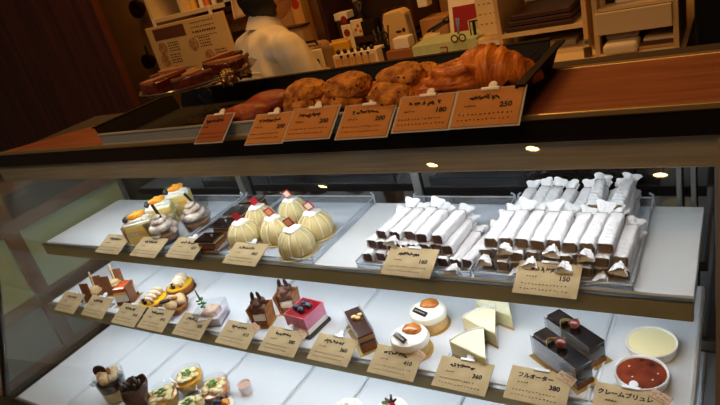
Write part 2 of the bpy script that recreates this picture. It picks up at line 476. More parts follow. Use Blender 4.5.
scone_m = mat('golden_oat_crust', (218, 150, 52), .75, rgb2=(138, 74, 18), nscale=55, bump=.8, bscale=110, detail=5)
bun_m = mat('red_brown_bun_crust', (150, 62, 20), .5, rgb2=(112, 42, 14), nscale=25, bump=.3, bscale=60)
danish_m = mat('glazed_danish_crust', (220, 128, 34), .5, coat=.1, rgb2=(138, 62, 10), nscale=45, bump=.6, bscale=80, detail=5)
crois_m = mat('glazed_croissant_crust', (222, 132, 36), .48, coat=.1, rgb2=(144, 66, 12), nscale=26, stretch=(3.5, .7, 1), bump=.4, bscale=70, detail=5)
chip_m = mat('dark_chip', (56, 28, 16), .5)
def scone(px, py, z, s, seed, label, grp='nubbly scones in the counter tray'):
    p = onz(px, py, z+s*.45)
    t = thing('scone', label, 'scone', (p.x, p.y, z), rnd.uniform(-.4, .4), grp)
    m = MB(); b = bmesh.new(); bmesh.ops.create_icosphere(b, subdivisions=4, radius=1)
    for v in b.verts:
        q = v.co*1.0+Vector((seed*2.3, seed, 0))
        d = 1+.16*noise.noise(q*1.4)+.085*noise.noise(q*4.5)+.035*noise.noise(q*10)
        v.co = Vector((v.co.x*s*1.02*d, v.co.y*s*.8*d, s*.5+v.co.z*s*.55*d))
        if v.co.z < 0: v.co.z = 0
    pts = [v.co.copy() for v in b.verts if v.co.z > s*.45]
    m._merge(b); m.build('crumb', scone_m, t, 180)
    r = random.Random(seed); m = MB()
    for k in range(9):
        q = r.choice(pts); m.blob(q*.985, (s*.07, s*.06, s*.05), k, .2, 1.5, 1)
    ch = m.build('chip_pieces', chip_m, t, 180); ch['kind'] = 'stuff'
    return t
zt = ZC+.006
scone(307, 94, zt+.022, .038, 1, 'golden nubbly scone at the back of the tray, leftmost of the upper scones')
scone(304, 106, zt+.004, .040, 2, 'golden nubbly scone low in the tray behind the third price tag from the left')
scone(348, 88, zt+.024, .038, 3, 'golden nubbly scone at the back of the tray, in front of the white folders')
scone(343, 101, zt+.004, .041, 4, 'golden nubbly scone low in the tray behind the fourth price tag from the left')
scone(370, 93, zt+.004, .028, 5, 'small scone half hidden between the two back scones in the middle of the tray')
scone(404, 80, zt+.022, .040, 6, 'golden nubbly scone at the back of the tray, right below the pale green box')
scone(392, 98, zt+.004, .041, 7, 'golden nubbly scone low in the tray, left of the coiled danish')
scone(424, 76, zt+.014, .032, 8, 'golden nubbly scone behind the coiled danish at the back of the tray')
def bun(px, py, z, s, seed, label):
    p = onz(px, py, z+s*.3)
    o = MB().blob((0, 0, s*.32), (s*1.1, s*.7, s*.42), seed, .12, 1.3, 4, flat=.75).build('bun', bun_m, None, 180, loc=(p.x, p.y, z))
    o.rotation_euler = (0, 0, .25)
    tagit(o, label, 'bun', 'red brown buns in the counter tray')
bun(246, 115, zt, .046, 11, 'red brown bun at the front left of the counter tray, above the second price tag')
bun(270, 103, zt+.004, .048, 12, 'darker red brown bun behind the front bun, beside the leftmost scones')
def danish(px, py, z, s, seed, label, rot):
    p = onz(px, py, z+s*.4)
    t = thing('danish', label, 'pastry', (p.x, p.y, z), rot, 'coiled danishes in the counter tray')
    b = bmesh.new(); bmesh.ops.create_icosphere(b, subdivisions=5, radius=1)
    for v in b.verts:
        a = math.atan2(v.co.y, v.co.x); rr = math.hypot(v.co.x, v.co.y)
        ridge = math.sin(rr*13-a*1.0+seed)
        d = 1+.14*noise.noise(v.co*1.6+Vector((seed, 0, 0)))+(.075*ridge+.05*noise.noise(v.co*7))*(1 if v.co.z > -.2 else 0)
        v.co = Vector((v.co.x*s*1.05*d, v.co.y*s*.85*d, s*.45+v.co.z*s*.5*d))
        if v.co.z < 0: v.co.z = 0
    m = MB(); m._merge(b); m.build('coil', danish_m, t, 180)
danish(433, 92, zt, .044, 1.0, 'glazed coiled danish in the tray behind the fifth price tag from the left', 0)
danish(459, 78, zt+.014, .046, 2.4, 'glazed coiled danish at the back of the tray, left of the croissant', .6)
def croissant(px, py, z, label):
    p = onz(px, py, z)
    t = thing('croissant', label, 'croissant', (p.x, p.y, z), -.12)
    n = 44; b = bmesh.new(); rings = []; K = 18
    for i in range(n+1):
        u = i/n; a = (u-.5)*2.7
        c = Vector((math.sin(a)*.056, .045-math.cos(a)*.055, 0))
        env = max(.02, math.sin(PI*min(1, max(0, u*.94+.03))))**.75
        stepv = (u*9) % 1.0
        r = .034*env*(1.0+.05*math.cos(stepv*2*PI))+.0012*noise.noise(Vector((u*20, 0, 0)))
        tang = Vector((math.cos(a), math.sin(a)*.8, 0)).normalized(); nr = Vector((-tang.y, tang.x, 0))
        ring = []
        for k in range(K):
            th = 2*PI*k/K
            q = c+nr*(r*math.cos(th))+Vector((0, 0, r*.95*(1+math.sin(th))))
            ring.append(b.verts.new(q))
        rings.append(ring)
    for A, B in zip(rings, rings[1:]):
        for k in range(K): b.faces.new((A[k], A[(k+1) % K], B[(k+1) % K], B[k]))
    b.faces.new(rings[0]); b.faces.new(rings[-1])
    bmesh.ops.recalc_face_normals(b, faces=b.faces)
    m = MB(); m._merge(b); m.build('rolled_dough', crois_m, t, 55)
croissant(494, 90, zt+.004, 'large glazed croissant at the right end of the counter tray')

# glass cake stand with tart slices
cs = thing('cake_stand', 'clear glass pedestal cake stand at the left end of the counter tray', 'cake stand', (-.88, .80, ZC+.006))
m = MB().lathe([(.0, 0), (.05, 0), (.052, .003), (.02, .008), (.009, .016), (.008, .03), (.013, .042), (.009, .055), (.012, .068), (.0, .068)], 28)
m.build('pedestal', glassm, cs, True)
m = MB().lathe([(0, .068), (.06, .069), (.108, .072), (.116, .079), (.113, .080), (.104, .075), (.06, .0735), (0, .073)], 36, fn=lambda a, r, z: r*(1+.012*math.cos(18*a)) if r > .1 else r)
m.build('plate', clear('stand_glass', (235, 235, 228), 1.5, .05, milk=.12, boost=.04), cs, True)
tart_red = mat('glazed_red_brown_tart', (92, 28, 14), .25, coat=.5, rgb2=(58, 16, 8), nscale=60, bump=.3, bscale=80)
tart_top = mat('dark_crust_edge', (96, 48, 26), .7)
def tart_slice(i, a, label):
    t = thing('tart_slice', label, 'tart', (-.88+.012*math.cos(a), .80+.012*math.sin(a), ZC+.006+.0745), a, 'tart slices on the glass stand')
    w = .40
    P = [(.005, 0, 0), (.092*math.cos(-w), .092*math.sin(-w), 0), (.098*math.cos(-w/2), .098*math.sin(-w/2), 0), (.1, 0, 0), (.098*math.cos(w/2), .098*math.sin(w/2), 0), (.092*math.cos(w), .092*math.sin(w), 0)]
    MB().prism(P, (0, 0, .022), bev=.003).build('filling', tart_red, t, True)
    m = MB().tube([(.092*math.cos(q), .092*math.sin(q), .020) for q in [-w+2*w*k/8 for k in range(9)]], .0042, 8); m.build('crust_rim', tart_top, t, True)
    MB().prism([(x*.9+.004, y*.5, .022) for x, y, _ in P], (0, 0, .004)).build('pale_slice', mat('pale_pear_slice', (150, 96, 56), .5), t)
    MB().box((.05, .0, .0005), (.09, .03, .001)).build('paper_base', mat('parchment', (150, 110, 70), .8), t)
tart_slice(0, PI*.98, 'glazed red tart slice on the glass stand, at its left end')
tart_slice(1, -PI*.62, 'glazed red tart slice on the glass stand, at the front left')
tart_slice(2, -PI*.27, 'glazed red tart slice on the glass stand, at the front right')
tart_slice(3, PI*.06, 'glazed red tart slice on the glass stand, at its right end')
tart_slice(4, PI*.5, 'glazed red tart slice on the glass stand, at the back')
# foil wrapped sweets at right end of the stand
foil = mat('gold_silver_foil', (150, 126, 84), .3, .8, bump=.5, bscale=120)
for i, (px, py, l) in enumerate([(229, 80, 'crumpled gold foil sweet at the right end of the glass cake stand'), (243, 73, 'crumpled silver gold foil sweet behind the glass cake stand, beside the white shirt')]):
    p = onz(px, py, ZC+.075)
    if i == 0: z = ZC+.0865
    o = MB().blob((0, 0, .016), (.017, .014, .016), i+3, .5, 2.2, 3).build('foil_sweet', foil, None, False, loc=(p.x, p.y, ZC+.064))
    tagit(o, l, 'sweet', 'foil wrapped sweets by the cake stand')

# ------------------------------------------------------------------ clear trays on the top shelf
def acrylic_tray(x0, x1, y0, y1, label):
    t = thing('acrylic_tray', label, 'tray', ((x0+x1)/2, (y0+y1)/2, ZU), 0, 'clear acrylic trays on the top shelf')
    w, d = x1-x0, y1-y0
    MB().box((0, 0, .0015), (w-.002, d-.002, .002)).build('base', acry, t)
    m = MB()
    for s in (-1, 1): m.box((s*(w/2-.001), 0, .008), (.0016, d, .014))
    m.box((0, -d/2+.001, .005), (w, .0016, .008)); m.box((0, d/2-.001, .010), (w, .0016, .018))
    m.build('wall', acry, t)
    m = MB()
    for s in (-1, 1):
        m.tube([(s*(w/2-.001), -d/2, .014), (s*(w/2-.001), d/2, .016)], .0016, 6)
        m.tube([(s*(w/2-.001), d/2, .0), (s*(w/2-.001), d/2+.002, .022), (s*(w/2-.007), d/2+.002, .026)], .0022, 6)
    m.tube([(-w/2, -d/2+.001, .009), (w/2, -d/2+.001, .009)], .0013, 6)
    m.tube([(-w/2, d/2-.001, .019), (w/2, d/2-.001, .019)], .0013, 6)
    m.build('rim', acry_edge, t)
for a, b, l in [(-1.26, -1.035, 'clear acrylic tray under the sponge slices and cream cups'), (-1.025, -.905, 'clear acrylic tray under the four square chocolate cakes'), (-.90, -.655, 'clear acrylic tray under the ribbed cream domes'), (-.56, -.35, 'clear acrylic tray under the left stack of wrapped bars'), (-.345, -.12, 'clear acrylic tray under the right stack of wrapped bars')]:
    acrylic_tray(a, b, .705, .945, l)
ZT = ZU+.0028

# ------------------------------------------------------------------ top shelf: fruit sponge slices
def sponge_slice(px, py, label, first=None):
    p = onz(px, py, ZT); p.z = ZT
    if first: return again(first, label, p, .62)
    t = thing('sponge_slice', label, 'cake slice', p, .62, 'fruit topped sponge slices')
    m = MB(); m.box((0, 0, .012), (.062, .034, .024), bev=.002); m.box((0, 0, .038), (.062, .034, .02), bev=.002); m.build('sponge', sponge, t, True)
    m = MB(); m.box((0, 0, .026), (.063, .035, .006), bev=.002); m.box((0, 0, .049), (.063, .035, .006), bev=.002); m.build('cream_layer', cream, t, True)
    m = MB(); m.blob((-.008, 0, .055), (.022, .014, .008), 1, .2); m.blob((.018, .002, .054), (.012, .013, .007), 2, .2); m.build('cream_topping', cream, t, 180)
    for i, (x, y, a) in enumerate([(-.004, -.005, .2), (.01, .003, 1.0), (.002, .006, -.6)]):
        m = MB().blob((0, 0, 0), (.014, .0075, .008), i, .12, 1.4, 3, T((x, y, .066)) @ RZ(a) @ RX(.4)); m.build('mandarin_segment', orange_fruit, t, 180)
    MB().blob((-.023, -.006, .062), (.0075,)*3, 4, .05).build('blueberry', berry, t, 180)
    m = MB().grid(lambda u, v: Vector((-.03+.016*u, .004+.01*(v-.5)*math.sin(PI*min(1, u+.05)), .066+.006*u)), 6, 4, thick=.0006); m.build('mint_leaf', leaf_m, t)
    m = MB().box((.0, -.0178, .023), (.064, .0006, .046)); m.box((.0, .0178, .023), (.064, .0006, .046)); m.build('clear_wrap', film, t)
    m = MB().box((-.033, 0, .027), (.001, .036, .05), T((0, 0, 0)) @ RY(-.08)); m.build('card_end', mat('tan_card', (178, 146, 100), .8), t)
    MB().box((.01, -.0185, .028), (.022, .0005, .01)).build('wrap_label', mat('orange_print', (226, 160, 80), .7), t)
    MB().box((0, 0, -.0006), (.07, .042, .001)).build('base_card', mat('gold_card', (200, 176, 120), .5), t)
    return t
s0 = sponge_slice(146, 240, 'fruit topped yellow sponge slice, foremost of the three, with a tan card end')
sponge_slice(166, 224, 'fruit topped yellow sponge slice, middle of the row of three', s0)
sponge_slice(184, 211, 'fruit topped yellow sponge slice, rearmost of the row of three', s0)
# swirled cream cups
def parfait(px, py, label, first=None):
    p = onz(px, py, ZT)
    if first: return again(first, label, p, .9)
    t = thing('parfait_cup', label, 'dessert cup', p, 0, 'swirled cream cups'); t.scale = (1.12, 1.12, 1.05)
    MB().lathe([(0, 0), (.024, 0), (.026, .003), (.034, .052), (.033, .052), (.025, .004), (0, .003)], 28).build('cup', glassm, t, True)
    MB().lathe([(0, .004), (.0245, .004), (.027, .02), (0, .02)], 24).build('chestnut_cream', mat('chestnut_cream', (170, 118, 70), .7, rgb2=(120, 74, 44), nscale=60), t, True)
    m = MB(); pts = []
    for i in range(80):
        k = i/79; a = k*3*2*PI; r = .022*(1-k*.85); pts.append((r*math.cos(a), r*math.sin(a), .026+.036*k))
    m.tube(pts, [.011-.006*i/79 for i in range(80)], 10); m.build('cream_swirl', mat('cream_with_chocolate', (238, 226, 212), .5, rgb2=(120, 84, 76), nscale=70), t, 180)
    MB().box((0, 0, 0), (.005, .004, .045), T((.004, 0, .066)) @ RY(-.35)).build('chocolate_stick', choc, t)
    return t
c0 = parfait(168, 240, 'clear cup of swirled cream and chocolate with a stick, front one of two')
parfait(200, 228, 'clear cup of swirled cream and chocolate with a stick, rear one of two', c0)
# square chocolate cakes
def square_cake(px, py, label, first=None):
    p = onz(px, py, ZT)
    if first: o = again(first, label, p, .12+rnd.uniform(-.05, .05)); o.scale = (.95, .68, 1); return o
    t = thing('chocolate_square', label, 'cake', p, .12, 'square chocolate cakes'); t.scale = (.95, .68, 1)
    m = MB()
    for z in (.005, .0165): m.box((0, 0, z), (.048, .05, .009), bev=.001)
    m.build('sponge', caramel_sponge, t)
    m = MB()
    for z in (.0108, .0225): m.box((0, 0, z), (.0475, .0495, .004), bev=.0006)
    m.build('ganache_layer', choc, t)
    MB().box((0, 0, .0265), (.047, .049, .005)).build('cream_layer', mat('tan_cream', (196, 156, 110), .6), t)
    MB().box((-.002, -.002, .031), (.055, .056, .0045), bev=.001).build('chocolate_plate', choc_gloss, t)
    MB().blob((.004, .004, .035), (.003, .003, .002), 1, .1, 1, 2).build('silver_bead', steel, t)
    return t
q0 = square_cake(215, 250, 'square layered chocolate cake with glossy plate on top, foremost of the row of four')
square_cake(229, 235, 'square layered chocolate cake with glossy plate on top, second from the front of the row', q0)
square_cake(242, 222.5, 'square layered chocolate cake with glossy plate on top, third from the front of the row', q0)
square_cake(257, 211, 'square layered chocolate cake with glossy plate on top, rearmost of the row of four', q0)
# ribbed domes with diamond picks
dome_m = mat('pale_mont_cream', (212, 194, 140), .6, rgb2=(196, 174, 118), nscale=40, sss=.08)
pick_red = mat('red_card', (176, 26, 40), .6); pick_white = mat('white_card', (236, 214, 196), .7); pick_orange = mat('orange_print_card', (226, 150, 110), .7)
def dome(px, py, label, kind, rz, first=None, s=1):
    s *= .96; p = onz(px, py, ZT)
    t = thing('cream_dome', label, 'cake', p, rz, 'ribbed cream domes'); t.scale = (s*1.05, s*1.05, s*.9)
    def rib(a, r, z): return r*(1+.075*abs(math.cos(5*a))-.045)
    prof = [(0, .001), (.030, .001), (.0335, .006), (.0345, .016), (.0335, .027), (.030, .037), (.024, .046), (.016, .0525), (.008, .0555), (0, .0565)]
    MB().lathe(prof, 60, fn=rib).build('cream_body', dome_m, t, 180)
    m = MB()
    for k in range(10):
        a = PI/10+k*PI/5
        m.tube([((r+.0004)*.962*math.cos(a), (r+.0004)*.962*math.sin(a), z) for r, z in prof[1:-1]], .0013, 6)
    m.build('piped_line', mat('white_icing', (234, 224, 194), .5), t, 180)
    m = MB().blob((0, 0, .0548), (.017, .017, .0045), 2, .3, 2.5, 3); m.build('sugar_dusting', mat('icing_sugar', (250, 246, 238), .9), t, 180)
    R = T((0, -.004, .073)) @ RZ(.15-rz) @ RY(PI/4+.3)
    m = MB().box((0, 0, 0), (.0185, .0012, .0185), R); pk = m.build('diamond_pick', pick_red, t)
    if kind: MB().box((0, -.0007, 0), (.0128, .0012, .0128), R).build('pick_centre', pick_white if kind == 1 else pick_orange, pk)
    MB().tube([(0, -.004, .05), (0, -.004, .061)], .0008, 6).build('pick_stem', pick_white, pk)
    MB().lathe([(0, -.0008), (.039, -.0008), (.039, .0006), (0, .0006)], 32).build('base_disc', mat('gold_disc', (206, 186, 140), .4, .3), t)
    return t
dome(247, 242, 'ribbed cream dome with a plain red pick, beside the foremost chocolate square', 0, .2)
dome(263, 226, 'ribbed cream dome with a plain red pick, second from the front in the left file', 0, .5)
dome(279, 238, 'ribbed cream dome with an orange centred pick seen nearly edge on', 2, .1)
dome(299, 251, 'ribbed cream dome with a red framed orange pick, nearest to the shelf edge', 2, .3, s=1.04)
dome(296, 219, 'ribbed cream dome with a red framed pale pick, rearmost of the domes', 1, .2)
dome(318, 234, 'ribbed cream dome with a red framed white pick, rightmost of the domes', 1, .35, s=1.04)

# ------------------------------------------------------------------ white wrapped bars
bar_brown = mat('brown_bar', (128, 104, 74), .7, rgb2=(112, 88, 60), nscale=120)
bar_dark = mat('cocoa_bar', (86, 58, 54), .7, rgb2=(70, 46, 44), nscale=120)
def bar_proto(core, seed, tail, closed=False):
    r = random.Random(seed)
    L, w, h = .098, .0205, .0180
    t = bpy.data.objects.new('wrapped_bar', None); COL.objects.link(t); t.empty_display_size = .02
    MB().box((0, L/2, h/2), (w*.80, L-.004, h*.80), bev=.001).build('bar', core, t)
    def sleeve(u, v):
        # v runs round the rounded-square section, u along the bar; the paper bulges and creases
        th = 2*PI*v
        cx, cz = math.cos(th), math.sin(th)
        k = (abs(cx)**5+abs(cz)**5)**(-1/5)
        y = .001+(L-.001)*u
        q = Vector((cx*1.4, y*38, cz*1.4))+Vector((seed*5, 0, 0))
        d = 1+.085*noise.noise(q)+.07*noise.noise(q*2.3)+.035*noise.noise(q*5)
        pinch = 1-.55*max(0, (u-.9)/.1)**2
        if closed: pinch *= 1-.5*max(0, (.12-u)/.12)**2
        return Vector((cx*k*w/2*d*pinch, y+.003*noise.noise(q*1.5)*(u < .05), h/2+cz*k*h/2*d*pinch))
    m = MB().grid(sleeve, 18, 32)
    m.build('wrapper', paper, t, 50)
    def twist(y0, sgn, up, sz):
        m = MB(); ph = r.uniform(0, 6)
        def f(u, v):
            th = 2*PI*v; rad = (.004+.010*u*sz)*(1+.35*math.sin(3*th+ph)+.25*noise.noise(Vector((u*3, th, seed))))
            return Vector((rad*math.cos(th)*1.1, y0+sgn*.024*u*sz+.003*noise.noise(Vector((th, u*4, seed+2))), h*.5+up*u+rad*math.sin(th)*.55))
        m.grid(f, 6, 18, thick=.0004)
        return m
    twist(L-.004, 1, (.010 if closed else .012) if tail else .003, .62 if closed else .8).build('twisted_end', paper, t, 40)
    if closed: twist(.003, -1, -.006, .7).build('twisted_end', paper, t, 40)
    elif r.random() < .4: twist(.0, -1, -.006, .62).build('loose_flap', paper, t, 40)
    return t
protoA = [bar_proto(bar_brown, 3+i, i % 2) for i in range(5)]
protoB = [bar_proto(bar_dark, 13+i, i % 2) for i in range(5)]
protoC = [bar_proto(bar_brown, 23+i, True, True) for i in range(4)]
used = set()
nbar = 0
def bar(protos, loc, rz, rx, label, group):
    global nbar
    p = protos[nbar % len(protos)]; nbar += 1
    if p.name not in used:
        used.add(p.name); o = p
    else: o = copy_tree(p)
    o.location = loc; o.rotation_euler = (rx, 0, rz)
    tagit(o, label, 'wrapped bar', group)
    return o
GL, GR = 'dark ended wrapped bars in the left tray', 'white wrapped bars in the right tray'
H = .0191
for i in range(8):
    x = -.545+.0235*i
    bar(protoB, (x, .722+rnd.uniform(-.003, .003), ZT+.0005), -.02+rnd.uniform(-.03, .03), 0, f'white wrapped dark ended bar, {ordn[i]} from left in the bottom layer of the left stack', GL)
for i in range(8):
    x = -.538+.0205*i
    bar(protoB, (x, .730+rnd.uniform(-.006, .006), ZT+.0005+H), -.03+rnd.uniform(-.04, .04), 0, f'white wrapped dark ended bar, {ordn[i]} from left in the middle layer of the left stack', GL)
for i, x in enumerate([-.515, -.488, -.462, -.437, -.408]):
    bar(protoB, (x, .732+rnd.uniform(-.006, .006), ZT+.0005+2*H), -.06+rnd.uniform(-.05, .05), -.02, f'white wrapped dark ended bar, {ordn[i]} from left on top of the left stack', GL)
bar(protoB, (-.362, .722, ZT+.0005), -.16, 0, 'white wrapped dark ended bar lying slantwise beside the right end of the left stack', GL)
for l in range(2):
    for i in range(9):
        bar(protoA, (-.328+.0238*i, .722+rnd.uniform(-.004, .004), ZT+.0005+H*l), rnd.uniform(-.03, .03), 0,
            f'white wrapped bar, {ordn[i]} from left in the {["bottom", "middle"][l]} front row of the right stack', GR)
for i in range(8):
    bar(protoA, (-.318+.0232*i, .726+rnd.uniform(-.004, .004), ZT+.0005+H*2), -.03+rnd.uniform(-.03, .03), 0,
        f'white wrapped brown ended bar, {ordn[i]} from left in top front row of right stack', GR)
for i in range(8):
    bar(protoC, (-.322+.0245*i, .842+rnd.uniform(-.004, .004), ZT+.0005), rnd.uniform(-.05, .05), 0,
        f'white wrapped bar, {ordn[i]} from left in the bottom rear row of the right stack', GR)
for i in range(8):
    bar(protoC, (-.318+.0238*i, .838+rnd.uniform(-.004, .006), ZT+.001+H), rnd.uniform(-.09, .09), .05+.03*(i % 3),
        f'white wrapped twisted bar, {ordn[i]} from left in the upper rear row of right stack', GR)
for i, (dx, rz) in enumerate([(.128, .06), (.160, -.05)]):
    bar(protoA, (-.318+dx, .832, ZT+.004+H*2), rz, .0, f'{["left", "right"][i]} one of two white wrapped bars laid highest on the right stack', GR)

# ------------------------------------------------------------------ middle shelf cakes
ZS = ZM+.0006
wafer = mat('brown_wafer_plate', (150, 96, 62), .6, rgb2=(132, 80, 50), nscale=60)
bark = mat('caramel_bark', (184, 118, 60), .45, rgb2=(150, 88, 40), nscale=40, stretch=(1, 1, 4))
gold_board = mat('gold_board', (206, 170, 96), .35, .5)
def wafer_cake(px, py, label, rz):
    p = onz(px, py, ZS)
    t = thing('wafer_cake', label, 'cake', p, rz, 'cakes with upright wafer plates')
    m = MB(); m.box((0, 0, .009), (.044, .034, .018), bev=.002); m.build('sponge', caramel_sponge, t, True)
    m = MB(); m.box((0, 0, .022), (.042, .032, .010), bev=.004); m.blob((.006, 0, .028), (.014, .012, .008), 2, .2); m.build('cream', mat('nut_cream', (224, 192, 140), .6), t, True)
    MB().box((0, 0, .026), (.027, .0022, .054), T((-.005, -.020, .002)) @ RX(-.10)).build('wafer_plate', wafer, t)
    MB().box((0, 0, .026), (.027, .0022, .054), T((.014, .006, .006)) @ RZ(.3) @ RX(-.12)).build('wafer_plate', wafer, t)
    MB().tube([(.004, .004, .02), (.008, .006, .075)], .0022, 8).build('wafer_stick', mat('pale_wafer', (232, 206, 160), .6), t, True)
    MB().box((0, 0, -.0002), (.06, .05, .0008)).build('cake_board', gold_board, t)
    return t
wafer_cake(97, 298, 'small cake with upright brown wafer plates and a stick, leftmost on the middle shelf', .25)
wafer_cake(117, 291, 'small cake with upright brown wafer plates and a stick, right beside the orange jelly slice', .25)
# jelly topped slice
p = onz(129, 300, ZS)
t = thing('jelly_slice', 'small cake slice with orange red jelly top and a wafer upright at its side', 'cake', p, .35)
MB().box((0, 0, .005), (.036, .046, .010), bev=.001).build('chocolate_base', choc_mid, t)
MB().box((0, 0, .020), (.035, .045, .020), bev=.001).build('cream_layer', cream, t)
MB().box((0, 0, .0325), (.035, .045, .007), bev=.002).build('sponge', sponge, t, True)
MB().box((0, 0, .041), (.034, .044, .010), bev=.002).build('jelly', mat('orange_red_jelly', (206, 74, 22), .12, coat=.6, rgb2=(226, 110, 40), nscale=40), t, True)
MB().box((.020, -.006, .028), (.002, .03, .05), RY(.05)).build('wafer_plate', wafer, t)
MB().box((0, 0, -.0002), (.05, .06, .0008)).build('cake_board', gold_board, t)
# lemon meringue tarts
yolk = mat('lemon_curd', (246, 196, 34), .22, coat=.5, rgb2=(240, 180, 20), nscale=30)
def lemon_tart(px, py, label, first=None, rz=.3):
    p = onz(px, py, ZS)
    if first: return again(first, label, p, rz)
    t = thing('lemon_tart', label, 'tart', p, rz, 'lemon meringue tarts')
    MB().lathe([(0, 0), (.029, 0), (.035, .012), (.0345, .016), (.032, .0165), (.031, .013), (0, .013)], 36, fn=lambda a, r, z: r*(1+.012*math.cos(20*a)) if r > .028 else r).build('crust', crust, t, True)
    MB().lathe([(.0325, .0135), (.0315, .018), (.02, .0205), (0, .021)], 32).build('lemon_filling', yolk, t, True)
    m = MB()
    for i in range(4):
        y = -.021+.0145*i
        m.tube([(-.019+.004*abs(i-1.5), y, .021), (-.012, y, .029), (0, y+.002, .031), (.012, y, .029), (.019-.004*abs(i-1.5), y, .021)], [.0036, .0048, .005, .0048, .0036], 10)
    m.build('meringue', mat('torched_meringue', (248, 240, 220), .6, rgb2=(226, 186, 130), nscale=45), t, 180)
    MB().box((-.012, -.021, .027), (.008, .002, .016), RZ(.3)).build('chocolate_plate', choc, t)
    MB().lathe([(0, -.0005), (.037, -.0005), (.037, .0003), (0, .0003)], 24).build('base_paper', mat('brown_base', (120, 74, 36), .7), t)
    return t
l0 = lemon_tart(156, 305, 'yellow lemon tart with torched meringue ridges, nearer the shelf edge')
lemon_tart(182, 290, 'yellow lemon tart with torched meringue ridges, farther back on the middle shelf', l0, .5)
# cream filled tart
p = onz(177, 310, ZS)
t = thing('cream_tart', 'round pastry tart heaped with cream and a dark chocolate piece on the middle shelf', 'tart', p, .2)
MB().lathe([(0, 0), (.025, 0), (.034, .018), (.032, .019), (.024, .004), (0, .004)], 32, fn=lambda a, r, z: r*(1+.02*math.cos(16*a)) if r > .02 else r).build('crust', crust, t, True)
m = MB()
for i, (x, y) in enumerate([(0, 0), (.014, .006), (-.012, .008), (.003, -.015), (.004, .016)]): m.blob((x, y, .022+.006*(i == 0)), (.015, .013, .012), i, .15, 1.5, 3)
m.build('cream', mat('custard_cream', (236, 212, 164), .5, rgb2=(214, 170, 110), nscale=60), t, 180)
MB().box((-.012, -.012, .035), (.024, .010, .004), RZ(.3)).build('chocolate_piece', choc_gloss, t)
MB().blob((.012, -.004, .037), (.008, .006, .005), 3, .2).build('almond', mat('roasted_almond', (196, 140, 80), .6), t, 180)
# clear cup with sprig
p = onz(215, 320, ZS)
t = thing('square_dessert_cup', 'clear square cup of pink and white dessert with a green sprig', 'dessert cup', p, .35)
m = MB()
for a in range(4): m.box((0, .027, .02), (.056, .0012, .038), RZ(a*PI/2))
m.box((0, 0, .001), (.054, .054, .002)); m.build('cup', acry, t)
MB().box((0, 0, .011), (.05, .05, .018), bev=.002).build('pink_cream', mat('pink_cream', (226, 190, 196), .5, rgb2=(240, 226, 220), nscale=60), t, True)
MB().blob((0, 0, .024), (.022, .02, .012), 5, .3, 2).build('cream_top', mat('brownish_cream', (206, 160, 134), .6, rgb2=(240, 224, 206), nscale=50), t, 180)
m = MB(); m.tube([(-.012, 0, .03), (-.016, .002, .065)], [.0016, .0008], 6)
for i in range(9):
    a = i*2.4; z = .034+.003*i
    m.blob((-.013-.0004*i+.005*math.cos(a), .005*math.sin(a), z), (.0055, .003, .0025), i, .1, 1, 1, None)
m.build('green_sprig', leaf_m, t)
MB().tube([(-.016, .002, .055), (-.022, .006, .078)], [.003, .001], 6).build('vanilla_pod', choc, t)
# piped chocolate cakes in caramel bark
def mont_cake(px, py, label, first=None, rz=.25):
    p = onz(px, py, ZS)
    if first: return again(first, label, p, rz)
    t = thing('piped_chocolate_cake', label, 'cake', p, rz, 'piped chocolate cakes in bark sheets')
    m = MB(); m.box((0, 0, .006), (.03, .03, .012), bev=.001); m.build('sponge', caramel_sponge, t)
    MB().box((0, 0, .020), (.029, .029, .016), bev=.003).build('cream', cream, t, True)
    for sx, a in ((-1, -.12), (1, .12)):
        MB().box((0, 0, .02), (.0022, .036, .046), T((sx*.0165, 0, .001)) @ RY(a)).build('bark_sheet', bark, t)
    MB().box((0, 0, .02), (.03, .0022, .042), T((0, .0175, 0)) @ RX(-.08)).build('bark_sheet', bark, t)
    m = MB()
    for x, y, z, q in [(-.007, -.004, .036, .013), (.008, -.002, .036, .013), (0, .008, .038, .013), (-.006, .0, .052, .0095), (.008, .002, .053, .009), (0, -.006, .048, .010)]:
        m.blob((x, y, z), (q, q, q*.9), int(q*999), .14, 2, 3)
    m.build('piped_ganache', choc_mid, t, 180)
    for x, a in ((-.006, .2), (.009, -.15)):
        MB().blob((0, 0, 0), (.0045, .003, .012), 3, .08, 1, 2, T((x, -.002, .066)) @ RY(a)).build('almond_piece', choc, t, 180)
    MB().box((.004, -.0155, .03), (.018, .0012, .007), RX(-.3)).build('white_band', cream, t)
    MB().box((0, 0, -.0002), (.044, .044, .0008)).build('cake_board', gold_board, t)
    return t
m0 = mont_cake(265, 322, 'piped chocolate cake between caramel bark sheets, nearer the shelf edge')
mont_cake(291, 309, 'piped chocolate cake between caramel bark sheets, farther back behind the first', m0, .3)
